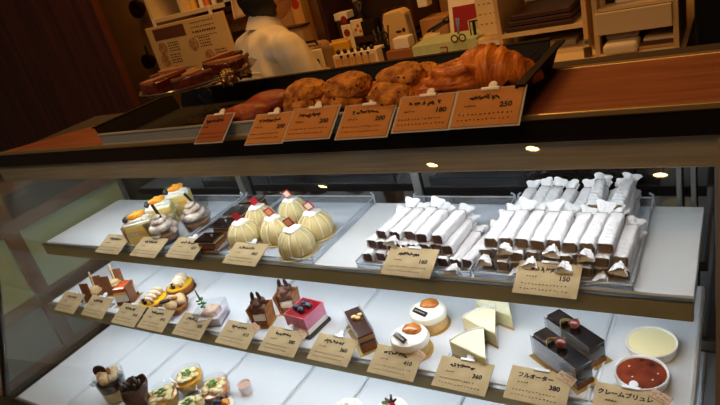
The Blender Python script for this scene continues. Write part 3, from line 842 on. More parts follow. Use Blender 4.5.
# red glazed cube
p = onz(307, 336, ZS)
t = thing('red_glazed_cube', 'pink mousse cube with shiny red glaze and dark berries', 'cake', (-.716, .703, ZS), -.12)
MB().box((0, 0, .004), (.062, .066, .008), bev=.001).build('chocolate_base', choc, t)
MB().box((0, 0, .013), (.056, .058, .012), bev=.001).build('white_layer', cream, t)
MB().box((0, 0, .0305), (.056, .058, .024), bev=.001).build('pink_mousse', mat('pink_mousse', (222, 138, 162), .5, rgb2=(208, 116, 144), nscale=50), t)
MB().box((0, 0, .0435), (.055, .057, .003), bev=.001).build('red_glaze', mat('red_mirror_glaze', (150, 12, 24), .1, coat=.8), t)
m = MB()
for s in (-1, 1): m.box((s*.0277, 0, .0435), (.001, .058, .0045)); m.box((0, s*.0287, .0435), (.056, .001, .0045))
m.build('glaze_rim', mat('pink_film_edge', (226, 120, 140), .3), t)
for i, (x, y) in enumerate([(-.012, -.006), (.004, -.010), (.010, .006), (-.004, .010)]):
    MB().blob((x, y, .0495), (.0075, .0065, .006), i, .3, 3, 3).build('berry', berry, t, 180)
MB().box((-.002, -.004, .054), (.02, .005, .0016), RZ(.5)).build('chocolate_curl', choc, t)
# long chocolate caramel cake
p = onz(364, 336, ZS)
t = thing('long_chocolate_cake', 'long narrow chocolate glazed cake with gold nut on top beside the red cube', 'cake', (-.588, .698, ZS), .82); t.scale = (.95, 1.12, .92)
MB().box((0, 0, .010), (.03, .084, .02), bev=.001).build('caramel_sponge', caramel_sponge, t)
MB().box((0, 0, .0225), (.0295, .083, .005)).build('ganache_layer', choc, t)
MB().box((0, 0, .0305), (.03, .084, .011), bev=.001).build('cream_layer', mat('coffee_cream', (170, 116, 76), .5), t)
MB().box((0, 0, .0375), (.031, .085, .004), bev=.001).build('glaze', mat('brown_glaze', (72, 42, 32), .15, coat=.7), t)
m = MB()
for i in range(3): m.blob((-.004+.006*i, .012-.007*(i % 2), .043), (.006, .004, .004), i, .3, 2, 2)
m.build('gold_nut', mat('gold_leaf_nut', (226, 190, 130), .4, .3), t, 180)
m = MB(); m.box((-.0165, 0, .024), (.0006, .088, .046)); m.box((.0165, 0, .024), (.0006, .088, .046)); m.build('clear_wrap', film, t)
MB().box((0, 0, -.0002), (.042, .094, .0008)).build('cake_board', gold_board, t)
# caramel topped cream cakes
def cream_cake(px, py, label, first=None, rz=0):
    p = onz(px, py, ZS)
    if first: return again(first, label, p, rz)
    t = thing('cream_cake', label, 'cake', p, rz, 'round caramel topped cream cakes')
    MB().lathe([(0, .0005), (.0315, .0005), (.0325, .003), (.032, .022), (0, .022)], 36).build('sponge', mat('pale_sponge', (222, 184, 122), .8, rgb2=(204, 160, 96), nscale=120), t, True)
    MB().lathe([(.030, .019), (.0335, .021), (.0345, .027), (.032, .033), (.024, .0365), (0, .037)], 36, fn=lambda a, r, z: r*(1+.01*math.cos(7*a+z*90))).build('cream', cream, t, True)
    MB().blob((.002, .010, .0375), (.018, .014, .008), 5, .15, 2, 3).build('caramel_top', mat('torched_caramel', (226, 142, 50), .25, coat=.5, rgb2=(166, 82, 26), nscale=50), t, 180)
    b = MB().box((0, 0, 0), (.032, .010, .0025), T((-.008, -.017, .039)) @ RZ(-.5) @ RX(.35), bev=.0006).build('chocolate_plate', choc_gloss, t)
    m = MB()
    for i in range(5): m.box((0, 0, 0), (.003, .0022, .0004), T((-.008, -.017, .039)) @ RZ(-.5) @ RX(.35) @ T((-.010+.005*i, 0, .0014)))
    m.build('lettering', mat('pale_print', (180, 160, 140), .6), b)
    MB().lathe([(0, -.0004), (.037, -.0004), (.037, .0003), (0, .0003)], 32).build('base_disc', gold_board, t)
    return t
k0 = cream_cake(413, 350, 'round white cream cake with caramel top and dark plate, nearer the shelf edge')
cream_cake(431, 324, 'round white cream cake with caramel top and dark plate, farther back', k0, .15)
# cheesecake wedges
cheese = mat('pale_cheesecake', (246, 230, 170), .5, sss=.1, rgb2=(240, 222, 158), nscale=20)
def wedge(px, py, label, first=None, rz=0):
    p = onz(px, py, ZS)
    if first: return again(first, label, p, rz)
    t = thing('cheesecake_wedge', label, 'cake slice', p, rz, 'cheesecake wedges'); t.scale = (.94, .94, .84)
    w = .42; R = .082
    def P(r, q=0): return [(-.05+q, 0, 0)]+[(-.05+r*math.cos(-w+2*w*k/6), r*math.sin(-w+2*w*k/6), 0) for k in range(7)]
    MB().prism(P(R), (0, 0, .034)).build('filling', cheese, t)
    m = MB(); m.prism([(x, y, .034) for x, y, _ in P(R-.001, .001)], (0, 0, .0025), bev=.0008); m.build('top_skin', mat('smooth_top', (248, 238, 200), .45), t)
    m = MB(); m.grid(lambda u, v: Vector((-.05+(R+.0008)*math.cos(-w+2*w*u), (R+.0008)*math.sin(-w+2*w*u), .001+.0385*v)), 12, 2, thick=.001); m.build('white_edge', mat('white_wrap_edge', (238, 238, 236), .4), t)
    MB().prism([(x, y, -.0003) for x, y, _ in P(R+.0006, -.001)], (0, 0, .007)).build('biscuit_base', mat('brown_biscuit_base', (196, 158, 100), .8), t)
    m = MB(); a = w
    m.box((0, 0, .022), (R, .0006, .044), T((-.05, 0, 0)) @ RZ(a) @ T((R/2, .0006, 0))); m.box((0, 0, .022), (R, .0006, .044), T((-.05, 0, 0)) @ RZ(-a) @ T((R/2, -.0006, 0)))
    m.build('clear_wrap', film, t)
    return t
w0 = wedge(476, 357, 'pale cheesecake wedge, foremost of the three behind its price tag', rz=2.36)
wedge(487, 333, 'pale cheesecake wedge, middle of the three on the middle shelf', w0, 2.3)
wedge(500, 317, 'pale cheesecake wedge, rearmost of the three and partly under the top shelf', w0, 2.4)
# dark chocolate blocks
def terrine(px, py, label, first=None, rz=0):
    p = onz(px, py, ZS)
    if first: return again(first, label, p, rz)
    t = thing('chocolate_block', label, 'cake', p, rz, 'dark chocolate blocks with gold curl')
    MB().box((0, 0, .004), (.03, .1, .008), bev=.001).build('base', caramel_sponge, t)
    MB().box((0, 0, .021), (.029, .098, .028), bev=.0015).build('chocolate_body', choc_gloss, t, True)
    MB().box((0, 0, .0365), (.03, .099, .004), bev=.001).build('glaze', mat('black_brown_glaze', (18, 10, 8), .2, coat=.25), t)
    MB().grid(lambda u, v: Vector((-.0165+.001*math.sin(u*6), -.05+.1*u, .006+.036*v)), 20, 2, thick=.0006).build('silver_film', clear('silver_film', (230, 230, 235), 1.6, .12, milk=.12, boost=.08), t)
    m = MB(); m.grid(lambda u, v: Vector((-.015+.03*u, .012+.006*math.sin(u*PI*1.6), .039+.012*v*(1-.3*u))), 16, 3, thick=.001); m.build('gold_curl', mat('gold_foil', (220, 186, 120), .25, .7), t, True)
    MB().blob((.002, -.001, .047), (.0085, .0085, .008), 1, .05).build('glossy_truffle', mat('pink_brown_truffle', (112, 48, 44), .12, coat=.8), t, 180)
    MB().box((.0, .03, .042), (.026, .034, .006), bev=.002).build('chocolate_slab', choc_gloss, t)
    MB().box((0, 0, -.0002), (.042, .11, .0008)).build('cake_board', gold_board, t)
    return t
t0 = terrine(563, 368, 'long dark chocolate block with silver film and gold curl, nearer the shelf edge', rz=.93)
terrine(576, 348, 'long dark chocolate block with gold curl, farther back beside its twin', t0, .93)
# custard ramekins
def ramekin(px, py, label, topm, name, size=1):
    p = onz(px, py, ZS)
    t = thing('ramekin', label, 'ramekin', p, 0, 'fluted white ramekins')
    t.scale = (size*.86, size*.86, size*.62)
    fl = lambda a, r, z: r*(1+.014*abs(math.cos(16*a))) if r > .034 else r
    MB().lathe([(0, 0), (.034, 0), (.0375, .003), (.0415, .030), (.0405, .0315), (.038, .030), (.0365, .024), (0, .024)], 128, fn=fl).build('dish', mat('white_porcelain', (236, 230, 222), .2, coat=.4), t, True)
    MB().lathe([(.0376, .024), (.0376, .0265), (.02, .027), (0, .0272)], 40).build(name, topm, t, True)
    return t
ramekin(652, 351, 'fluted white ramekin of pale yellow custard at the right end', mat('pale_custard', (244, 230, 178), .3, coat=.3), 'custard')
r2 = ramekin(642, 382, 'fluted white ramekin with dark red brown caramel top at the right end', mat('burnt_caramel', (150, 56, 16), .08, coat=.9, rgb2=(84, 24, 8), nscale=26), 'caramel_top')
m = MB()
for i, (x, y) in enumerate([(-.02, .012), (-.012, -.012), (.018, -.012), (.024, .004)]): m.blob((x, y, .0272), (.0016, .0012, .0004), i, .3, 2, 2)
m.build('froth_bubble', cream, r2, 180)

# ------------------------------------------------------------------ bottom deck desserts
ZD = ZB+.0008
p = onz(119, 397, ZD)
t = thing('layered_dessert_glass', 'glass of layered custard and chocolate topped with piped cream and a cookie', 'dessert glass', p, 0); t.scale = (1.14,)*3
MB().lathe([(0, 0), (.022, 0), (.024, .003), (.031, .062), (.0302, .062), (.0232, .004), (0, .003)], 32).build('glass', glassm, t, True)
MB().lathe([(0, .004), (.0225, .004), (.0252, .028), (0, .028)], 32).build('custard', mat('vanilla_custard', (238, 216, 160), .5), t, True)
MB().lathe([(.0252, .028), (.0278, .047), (0, .049)], 32).build('chocolate_layer', choc, t, True)
m = MB()
for i in range(5): m.blob((.012*math.cos(i*1.26), .012*math.sin(i*1.26), .056+.003*(i % 2)), (.012, .011, .011), i, .2, 2, 3)
m.build('cream_top', mat('golden_cream', (250, 238, 212), .5, rgb2=(226, 184, 120), nscale=70), t, 180)
MB().lathe([(0, -.002), (.013, -.002), (.014, 0), (.013, .002), (0, .002)], 24, M=T((-.014, -.004, .070)) @ RZ(.5) @ RX(PI/2)).build('cookie', choc, t, True)
MB().blob((0, 0, 0), (.006, .004, .013), 1, .1, 1, 2, T((.012, .0, .070)) @ RY(.3)).build('wafer_curl', mat('golden_wafer', (206, 150, 84), .5), t, 180)
p = onz(141, 403, ZD)
t = thing('chocolate_shard_cake', 'dark cake wrapped in crumpled chocolate sheets on the bottom deck', 'cake', p, .2)
MB().lathe([(0, 0), (.022, 0), (.024, .03), (0, .034)], 24).build('sponge', caramel_sponge, t, True)
for i in range(5):
    a = i*1.256
    m = MB(); m.grid(lambda u, v: Vector(((.024+.007*v+.004*math.sin(v*7+i+u*3))*math.cos(a+(u-.5)*1.5), (.024+.007*v+.004*math.cos(v*6+i))*math.sin(a+(u-.5)*1.5), .001+.058*v*(1-.25*abs(u-.5)))), 12, 10, thick=.0012)
    m.build('chocolate_sheet', mat('crumpled_chocolate', (98, 66, 52), .45, rgb2=(76, 48, 38), nscale=40), t, 60)
m = MB()
for i in range(5): m.tube([(.012*math.cos(i*1.3), .012*math.sin(i*1.3), .036), (.02*math.cos(i*1.3+.6), .016*math.sin(i*1.3+.6), .062+.004*(i % 2))], [.006, .0035], 7)
m.build('chocolate_curl', choc, t, 180)
MB().lathe([(0, -.0004), (.034, -.0004), (.034, .0003), (0, .0003)], 24).build('base_disc', gold_board, t)
def jelly_cup(px, py, label, rgb, rgb2, s=1):
    p = onz(px, py, ZD)
    t = thing('jelly_cup', label, 'dessert cup', p, rnd.uniform(0, 2), 'cups of fruit jelly'); t.scale = (s,)*3
    MB().lathe([(0, 0), (.024, 0), (.028, .004), (.0345, .026), (.034, .048), (.0332, .048), (.0335, .027), (.027, .005), (0, .003)], 36).build('cup', glassm, t, True)
    MB().lathe([(0, .005), (.0262, .005), (.0325, .026), (.0328, .032), (0, .033)], 32).build('fruit_jelly', mat('jelly_%d_%d' % (rgb[0], rgb[1]), rgb, .25, coat=.4, rgb2=rgb2, nscale=45), t, True)
    m = MB(); r = random.Random(int(px))
    for i in range(34): m.blob((r.uniform(-.022, .022), r.uniform(-.022, .022), .035+r.uniform(0, .005)), (.0075, .007, .0032), i, .25, 2, 2)
    q = m.build('crushed_jelly', mat('pale_crushed_jelly', (244, 230, 180), .15, coat=.5, rgb2=(238, 214, 140), nscale=60), t, 180); q['kind'] = 'stuff'
    m = MB()
    for i in range(4):
        a = i*1.6; m.blob((.007*math.cos(a), .007*math.sin(a), .046), (.0062, .004, .0016), i, .1, 1, 2, None)
    m.build('mint_leaf', leaf_m, t, 180)
    return t
jelly_cup(193, 388, 'clear cup of golden orange jelly with green leaves, rearmost of the jelly cups', (240, 164, 30), (246, 186, 60))
jelly_cup(219, 399, 'clear cup of salmon pink jelly with green leaves, rightmost of the tall jelly cups', (232, 142, 84), (238, 166, 110))
jelly_cup(168, 407, 'clear cup of amber jelly with green leaves, leftmost of the jelly cups', (228, 160, 50), (236, 190, 100))
jelly_cup(195, 418, 'clear cup of pale jelly with green leaves, nearest of the jelly cups', (236, 200, 150), (240, 220, 180))
p = onz(247, 392, ZD)
t = thing('small_cup', 'tiny pink and white cup right of the salmon jelly', 'cup', p, 0)
MB().lathe([(0, 0), (.012, 0), (.0155, .024), (.0148, .024), (.0118, .002), (0, .002)], 24).build('cup', mat('pinkish_plastic', (226, 206, 206), .4), t, True)
MB().lathe([(0, .018), (.0142, .018), (0, .0195)], 20).build('sauce', mat('peach_sauce', (214, 170, 150), .3), t, True)
p = onz(228, 420, ZD)
t = thing('fruit_dessert_cup', 'clear cup with dark and amber fruit on top at the bottom edge', 'dessert cup', p, 0)
MB().lathe([(0, 0), (.022, 0), (.030, .046), (.0293, .046), (.0215, .003), (0, .003)], 32).build('cup', glassm, t, True)
MB().lathe([(0, .004), (.0215, .004), (.028, .036), (0, .038)], 24).build('cream', cream, t, True)
for i, (x, y, mm) in enumerate([(-.01, .0, berry), (.008, .006, orange_fruit), (.004, -.012, choc), (-.004, .013, tart_red), (.015, -.006, tart_top)]):
    MB().blob((x, y, .045), (.0095, .0085, .0075), i, .3, 2, 3).build('fruit_piece', mm, t, 180)
def deck_cake(px, py, label, cherry):
    p = onz(px, py, ZD)
    t = thing('white_cream_cake', label, 'cake', p, 0, 'white cream cakes at the bottom edge')
    MB().lathe([(0, 0), (.029, 0), (.030, .03), (0, .03)], 32).build('sponge', sponge, t, True)
    MB().lathe([(.0305, .002), (.031, .03), (.029, .037), (.02, .041), (0, .042)], 32, fn=lambda a, r, z: r*(1+.015*math.cos(9*a))).build('cream', cream, t, True)
    if cherry:
        MB().blob((.002, -.004, .046), (.010, .009, .007), 2, .2, 2, 3).build('red_fruit', mat('red_fruit', (150, 16, 24), .2, coat=.5), t, 180)
        m = MB()
        for i in range(4): m.tube([(.0, .004, .046), (.011*math.cos(i*1.5+.3), .004+.008*math.sin(i*1.5+.3), .056+.003*(i % 2))], [.004, .0022], 7)
        m.build('chocolate_curl', choc_gloss, t, 180)
        MB().blob((-.016, .004, .043), (.006, .004, .003), 1, .2).build('green_nut', leaf_m, t, 180)
    else:
        m = MB()
        for i in range(5): m.blob((.012*math.cos(i*1.26), .012*math.sin(i*1.26), .043), (.009, .009, .007), i, .15, 2, 2)
        m.build('cream_rosette', cream, t, 180)
        MB().blob((-.008, -.008, .046), (.010, .006, .004), 3, .2).build('pink_fruit', mat('dusky_pink_fruit', (196, 140, 132), .5), t, 180)
    MB().lathe([(0, -.0004), (.036, -.0004), (.036, .0003), (0, .0003)], 24).build('base_disc', gold_board, t)
deck_cake(352, 423, 'white cream cake with pinkish topping at the bottom edge of the photo', False)
deck_cake(396, 423, 'white cream cake with red fruit and chocolate at the bottom edge of the photo', True)


# ------------------------------------------------------------------ back kitchen: work table and its clutter
ZW = 1.08
cream_paint = mat('cream_paint', (214, 192, 150), .6)
white_card = mat('matt_white_card', (228, 220, 204), .7)
tan_board = mat('tan_cardboard', (172, 128, 78), .8, rgb2=(160, 116, 68), nscale=20)
dark_wood = mat('dark_red_wood', (62, 28, 16), .5, rgb2=(46, 20, 10), nscale=8)
black_p = mat('black_plastic', (18, 16, 16), .4)
pale_wood = mat('pale_cupboard_wood', (206, 176, 124), .55, rgb2=(194, 162, 110), nscale=8)
for nm, lb, x0, x1, y0, y1 in [('left', 'pale work table along the back wall behind the person in white', -2.08, -1.002, 1.842, 2.48), ('right', 'pale deeper work table behind the right half of the counter', -1.0, -.12, 1.55, 2.48)]:
    wt = thing('work_table', lb, 'table', ((x0+x1)/2, (y0+y1)/2, 0), 0)
    MB().box((0, 0, ZW-.015), (x1-x0, y1-y0, .03), bev=.003).build('table_top', cream_paint, wt)
    for qx in (-1, 1):
        for qy in (-1, 1): MB().box((qx*((x1-x0)/2-.05), qy*((y1-y0)/2-.05), (ZW-.03)/2), (.05, .05, ZW-.03)).build('leg', pale_wood, wt)
def front(bl, tr, y):
    a, b = ony(bl[0], bl[1], y), ony(tr[0], tr[1], y)
    return a.x, b.x, a.z, b.z
def slab(name, label, cat, bl, tr, y, d, m, z0=None, group=None, bev=.003, rz=0, h=None):
    x0, x1, za, zb = front(bl, tr, y)
    if z0 is not None: za = z0
    if h: zb = za+h
    t = thing(name, label, cat, ((x0+x1)/2, y, za), rz, group)
    MB().box((0, d/2, (zb-za)/2), (abs(x1-x0), d, zb-za), bev=bev).build('body', m, t)
    return t, abs(x1-x0), zb-za
# menu board
t, w_, h_ = slab('menu_board', 'cream paper menu board with a dark title block and small round pictures', 'menu board', (166, 85), (222, 11), 2.1, .012, mat('cream_menu_paper', (206, 172, 116), .8))
m = MB(); m.box((-w_/2+.165, -.001, h_*.86), (.23, .001, h_*.19)); m.build('title_block', mat('maroon_print', (92, 50, 32), .8), t)
pic = mat('brown_picture', (134, 82, 50), .8, rgb2=(196, 156, 104), nscale=60)
r = random.Random(5)
tx = MB()
for u, v in [(.15, .62), (.13, .42), (.27, .17), (.55, .60), (.70, .37)]:
    MB().lathe([(0, 0), (.032, 0), (.032, .001), (0, .001)], 24, M=T((-w_/2+u*w_, -.0005, v*h_)) @ RX(PI/2)).build('round_picture', pic, t)
    for k in range(4):
        for i in range(5): tx.box((-w_/2+u*w_+.05+i*.016, -.0008, v*h_+.022-k*.013), (.011, .0006, .0035+r.random()*.003), RY(0))
for k in range(4):
    for i in range(10): tx.box((-w_/2+.33+i*.016+r.uniform(0, .004), -.0008, h_*.93-k*.022), (.010, .0006, .004+.006*(k == 2)))
tx.build('lettering', mat('brown_ink', (88, 52, 26), .8), t)
for q in (-.2, .2): MB().box((q, .006, h_+.01), (.02, .004, .06)).build('hanging_strap', white_card, t)
# wall cabinet with cubbies above the board
cx0, cx1 = -2.52, -1.985
t = thing('wall_cubby', 'pale open wall cabinet with two cubby holes above the menu board', 'cabinet', (cx0, 2.12, 1.395))
m = MB(); W_ = cx1-cx0
for z in (.009, .24): m.box((W_/2, .16, z), (W_, .32, .018))
for x in (.009, W_-.009): m.box((x, .16, .125), (.018, .32, .25))
m.build('frame', cream_paint, t)
MB().box((.225, .16, .125), (.014, .31, .22)).build('divider', cream_paint, t)
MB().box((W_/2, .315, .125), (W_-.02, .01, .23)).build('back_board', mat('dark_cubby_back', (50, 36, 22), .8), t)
for i, (px, hh, rr, c, l) in enumerate([(188, .05, .022, (206, 150, 50), 'squat yellow jar in the right cubby of the wall cabinet'), (195, .09, .018, (214, 170, 60), 'tall yellow bottle in the right cubby of the wall cabinet'), (203, .085, .014, (226, 214, 190), 'white bottle in the right cubby of the wall cabinet'), (209, .09, .015, (214, 110, 40), 'orange bottle in the right cubby of the wall cabinet'), (216, .08, .013, (230, 224, 210), 'white and dark bottle at the right edge of the wall cabinet')]):
    p = ony(px, 12, 2.19)
    t = thing('bottle', l, 'bottle', (p.x, 2.2, 1.413), 0, 'bottles in the wall cabinet')
    MB().lathe([(0, 0), (rr, 0), (rr, hh*.7), (rr*.5, hh*.85), (rr*.45, hh), (0, hh)], 16).build('body', mat('bottle_%d' % i, c, .4), t, True)
    MB().cyl((0, 0, hh), rr*.5, .012, 12).build('cap', black_p if i == 4 else white_card, t)
for i, (px, py, rr, l) in enumerate([(141, 8, .052, 'dark round pot hung on the tan wall beside the wall cabinet'), (152, 60, .045, 'dark round pot hung on the tan wall beside the menu board')]):
    p = ony(px, py, 2.44)
    t = thing('hanging_pot', l, 'pot', (p.x, 2.445, p.z), 0, 'dark pots on the tan wall')
    MB().lathe([(0, 0), (rr*.7, 0), (rr, .03), (rr*.95, .05), (rr*.8, .05), (0, .035)], 24, M=T((0, 0, 0)) @ RX(PI/2) @ T((0, 0, .001))).build('bowl', mat('dark_pot_metal', (40, 28, 20), .4, .5), t, True)
    MB().tube([(0, -.02, rr*.9), (0, -.02, rr*2.0)], .006, 8).build('handle', dark_m, t)
# bamboo blind, towel
p0, p1 = ony(234, 20, 2.42), ony(252, 18, 2.42)
t = thing('bamboo_blind', 'yellow bamboo slat blind hanging behind the person in white', 'blind', ((p0.x+p1.x)/2-.03, 2.44, p0.z-.06))
m = MB(); bw = p1.x-p0.x+.12
for i in range(11): m.box((-bw/2+bw*(i+.5)/11, 0, .45), (bw/11-.004, .012, .9))
m.build('slats', mat('yellow_bamboo', (206, 160, 78), .6, rgb2=(186, 138, 60), nscale=20, stretch=(1, 1, .1)), t)
for z in (.1, .45, .8): MB().box((0, -.008, z), (bw, .004, .008)).build('cord', dark_wood, t)
o = MB().grid(lambda u, v: Vector((.008+.008*math.sin(u*9+v*4), .14*(u-.5)*(1+.4*v), -.27*v)), 12, 16, thick=.003).build('hand_towel', mat('crumpled_white_towel', (216, 196, 168), .9), None, 180, loc=(cx1+.004, 2.22, 1.60))
tagit(o, 'pale crumpled towel hanging between the wall cabinet and the person', 'towel')
# wall furniture right of the person
x0, x1, _, _ = front((262, 20), (297, 20), 2.38)
t = thing('wall_cupboard', 'tan wall cupboard door right of the head of the person in white', 'cupboard', ((x0+x1)/2, 2.38, 1.16))
MB().box((0, .055, .4), (x1-x0, .11, .8)).build('body', tan_board, t); MB().box((0, -.006, .4), (x1-x0-.02, .012, .76), bev=.003).build('door', mat('tan_door', (166, 124, 72), .7), t)
p = ony(301, 20, 2.34)
pst = MB().box((p.x, 2.36, 1.5), (.062, .06, .9)).build('trim_2', mat('light_wood_post', (202, 152, 80), .6, rgb2=(188, 136, 66), nscale=6, stretch=(6, 6, .4))); struct(pst, 'light wooden post right of the person')
q = ony(295, 4, 2.33)
MB().lathe([(0, 0), (.022, 0), (.022, .003), (0, .003)], 20, (0, 0, 0), T((max(p.x-.012, q.x), 2.331, q.z)) @ RX(PI/2)).build('red_seal', mat('red_seal_paper', (160, 30, 20), .7), pst, True, label='round dark red seal')
x0, x1, _, _ = front((312, 20), (326, 20), 2.4)
t = thing('wall_banner', 'brown wall banner with a column of dark writing beside the light post', 'banner', ((x0+x1)/2, 2.44, 1.16))
MB().box((0, 0, .4), (x1-x0+.03, .012, .8)).build('cloth', mat('brown_banner', (138, 94, 50), .85), t)
m = MB(); r = random.Random(9)
for k in range(6):
    for q in range(4): m.box((0, 0, 0), (.03*r.uniform(.5, 1), .001, .005), T((r.uniform(-.008, .008), -.0068, .18+.05*k+r.uniform(-.015, .015))) @ RY(r.uniform(-1.5, 1.5)))
m.build('lettering', dark_wood, t)
x0, x1, _, _ = front((331, 20), (420, 8), 2.3)
t = thing('dark_shelf', 'dark wooden wall shelf with tins and a vase right of the brown banner', 'shelf', ((x0+x1)/2, 2.3, 1.13))
sw = x1-x0
MB().box((0, .06, 0), (sw, .28, .026)).build('board', dark_wood, t)
MB().box((0, .19, .45), (sw, .02, .9)).build('back_board', mat('dark_red_back_board', (44, 22, 14), .7), t)  # back board is dark red-brown
for s_ in (-1, 1): MB().box((s_*(sw/2-.01), .06, .45), (.02, .26, .9)).build('side_panel', dark_wood, t)
ZSH = 1.143
def on_shelf(px, y): 
    return ony(px, 20, y).x
def sbox(name, label, cat, px, y, w, d, h, m, z=None, group=None):
    t = thing(name, label, cat, (on_shelf(px, y), y, ZSH if z is None else z), 0, group)
    MB().box((0, 0, h/2), (w, d, h), bev=.003).build('body', m, t); return t
sbox('tin', 'dark tin on the dark shelf under a small white box', 'tin', 345, 2.3, .06, .06, .075, mat('dark_brown_tin', (60, 36, 22), .5))
sbox('small_box', 'small white box on top of the dark tin on the wall shelf', 'box', 345, 2.3, .07, .06, .032, white_card, z=ZSH+.0755)
t = sbox('picture_card', 'white picture card with orange marks on the dark shelf', 'card', 356, 2.24, .062, .008, .072, white_card)
m = MB()
for i, (x, z) in enumerate([(-.01, .03), (.012, .022), (.004, .045)]): m.lathe([(0, 0), (.007, 0), (.007, .001), (0, .001)], 12, M=T((x, -.0042, z)) @ RX(PI/2))
m.build('print', mat('orange_mark', (190, 96, 40), .7), t)
t = slab('picture_card', 'tall white card with dark red discs leaning below the dark shelf', 'card', (347, 52), (350, 24), 2.15, .008, white_card, z0=ZW)[0]
for z in (.155, .10): MB().lathe([(0, 0), (.015, 0), (.015, .001), (0, .001)], 16, M=T((0, -.0005, z)) @ RX(PI/2)).build('red_disc', mat('dark_red_print', (140, 30, 20), .7), t)
t = sbox('tin', 'black square tin in the middle of the dark shelf', 'tin', 370, 2.26, .066, .06, .06, black_p)
t = thing('flower_vase', 'small vase of pale grey dried flowers on the dark shelf', 'vase', (on_shelf(360, 2.38), 2.39, ZSH))
MB().lathe([(0, 0), (.018, 0), (.026, .03), (.012, .07), (.015, .085), (.011, .085), (.009, .07), (0, .02)], 20).build('vase', mat('dark_vase', (50, 42, 34), .4), t, True)
m = MB()
for i in range(12):
    a = i*2.4; m.tube([(0, 0, .07), (.03*math.cos(a)*(i % 4)/3, .02*math.sin(a)*(i % 4)/3, .12+.006*i)], .0016, 5); m.blob((.03*math.cos(a)*(i % 4)/3, .02*math.sin(a)*(i % 4)/3, .125+.006*i), (.014,)*3, i, .4, 3, 2)
m.build('flowers', mat('grey_dried_flower', (140, 128, 104), .9), t, 180)
for i, (px, c) in enumerate([(388, (120, 88, 52)), (397, (84, 56, 36)), (405, (136, 98, 60)), (413, (60, 44, 40))]):
    t = thing('jar', ['brown jar on the right half of the dark shelf, next to the black tin', 'dark brown jar on the dark shelf above the beige paper bag', 'tan jar on the dark shelf above the beige paper bag', 'blackish jar at the right end of the dark shelf'][i], 'jar', (on_shelf(px, 2.3), 2.3, ZSH), 0, 'jars on the dark shelf')
    MB().lathe([(0, 0), (.022, 0), (.024, .05), (.018, .07), (0, .07)], 16).build('body', mat('jar_%d' % i, c, .4), t, True); MB().cyl((0, 0, .07), .02, .014, 16).build('lid', dark_wood, t)
# table clutter, left to right
t, w_, h_ = slab('beige_box', 'beige box with a dark rim on the work table beside the white shirt', 'box', (286, 52), (301, 27), 2.12, .06, mat('beige_box_card', (182, 146, 96), .7), z0=ZW)
MB().box((0, .03, h_+.003), (w_+.01, .07, .008)).build('rim', dark_wood, t)
t = thing('receipt_printer', 'low beige machine with a rounded hood on the work table right of the person', 'printer', (ony(311, 50, 2.05).x, 2.05, ZW))
m = MB(); m.box((0, 0, .05), (.16, .12, .10), bev=.03, seg=4); m.build('hood', mat('beige_plastic', (176, 138, 96), .45), t, True)
MB().box((0, 0, .007), (.18, .14, .014), bev=.004).build('base', black_p, t)
MB().tube([(.088, -.05, .01), (.088, -.05, .08), (.07, -.05, .112), (-.07, -.05, .112)], .006, 8).build('dark_edge', black_p, t)
t, w_, h_ = slab('clipped_pad', 'white paper pad with black clips standing right of the white sleeve', 'pad', (306, 76), (320, 49), 1.90, .012, white_card, z0=ZW)
for x in (-.02, .005, .028): MB().box((x, -.004, h_*.45), (.012, .014, .03), bev=.003).build('clip', black_p, t)
for i in range(6):
    px = 338+6.6*i
    t, w_, h_ = slab('file_folder', f'white file folder with dark clip, {ordn[i]} from left in the row behind the scones', 'folder', (px-1.5, 73-1.2*i), (px+4.6, 54.5-1.1*i), 1.89, .07, mat('off_white_folder', (222, 208, 182), .7), z0=ZW, group='white folders on the work table')
    MB().blob((0, .012, h_+.008), (.009, .008, .011), i, .2, 2, 2).build('dark_clip', black_p, t, 180)
    MB().box((0, -.001, h_*.5), (w_*.6, .001, h_*.55)).build('paper_label', mat('tan_label', (196, 160, 112), .8), t)
p = onz(327, 70, ZW)
o = MB().grid(lambda u, v: Vector((.08*(u-.5), .015*math.sin(u*8), .11*v*(1-.4*abs(u-.4)))), 12, 8, thick=.012).build('grey_pouch', mat('grey_brown_cloth', (128, 104, 72), .9), None, 180, loc=(p.x, 1.95, ZW)); tagit(o, 'grey brown cloth pouch left of the row of white folders', 'pouch')
t, w_, h_ = slab('yellow_packet', 'yellow paper packet behind the white folders', 'packet', (335, 66), (347, 41), 2.03, .03, mat('yellow_paper', (214, 168, 56), .7), z0=ZW, rz=.1)
MB().box((0, .015, h_+.004), (w_*.8, .006, .012)).build('folded_top', mat('pale_yellow_paper', (226, 190, 96), .7), t)
p = ony(398, 40, 2.05)
t = thing('paper_bag', 'tall beige paper bag with dark printed marks on the work table', 'bag', (p.x, 2.05, ZW))
MB().prism([(-.05, 0, 0), (.055, 0, 0), (.048, 0, .15), (.03, 0, .165), (-.04, 0, .16), (-.052, 0, .13)], (0, .06, 0), bev=.006).build('body', mat('beige_kraft_bag', (206, 174, 112), .8), t)
m = MB()
for z in (.05, .085): m.blob((.012, -.001, z), (.014, .001, .005), 1, .3, 2, 2); m.blob((.034, -.001, z+.004), (.007, .001, .008), 2, .3, 2, 2)
m.build('printed_mark', mat('dark_print', (40, 30, 24), .8), t)
p = ony(385, 58, 1.96)
t = thing('pen_stand', 'black pen stand stuffed with scissors and pens behind the scones', 'pen stand', (p.x, 1.96, ZW))
MB().lathe([(0, 0), (.028, 0), (.03, .055), (.027, .055), (.026, .004), (0, .004)], 20).build('cup', black_p, t, True)
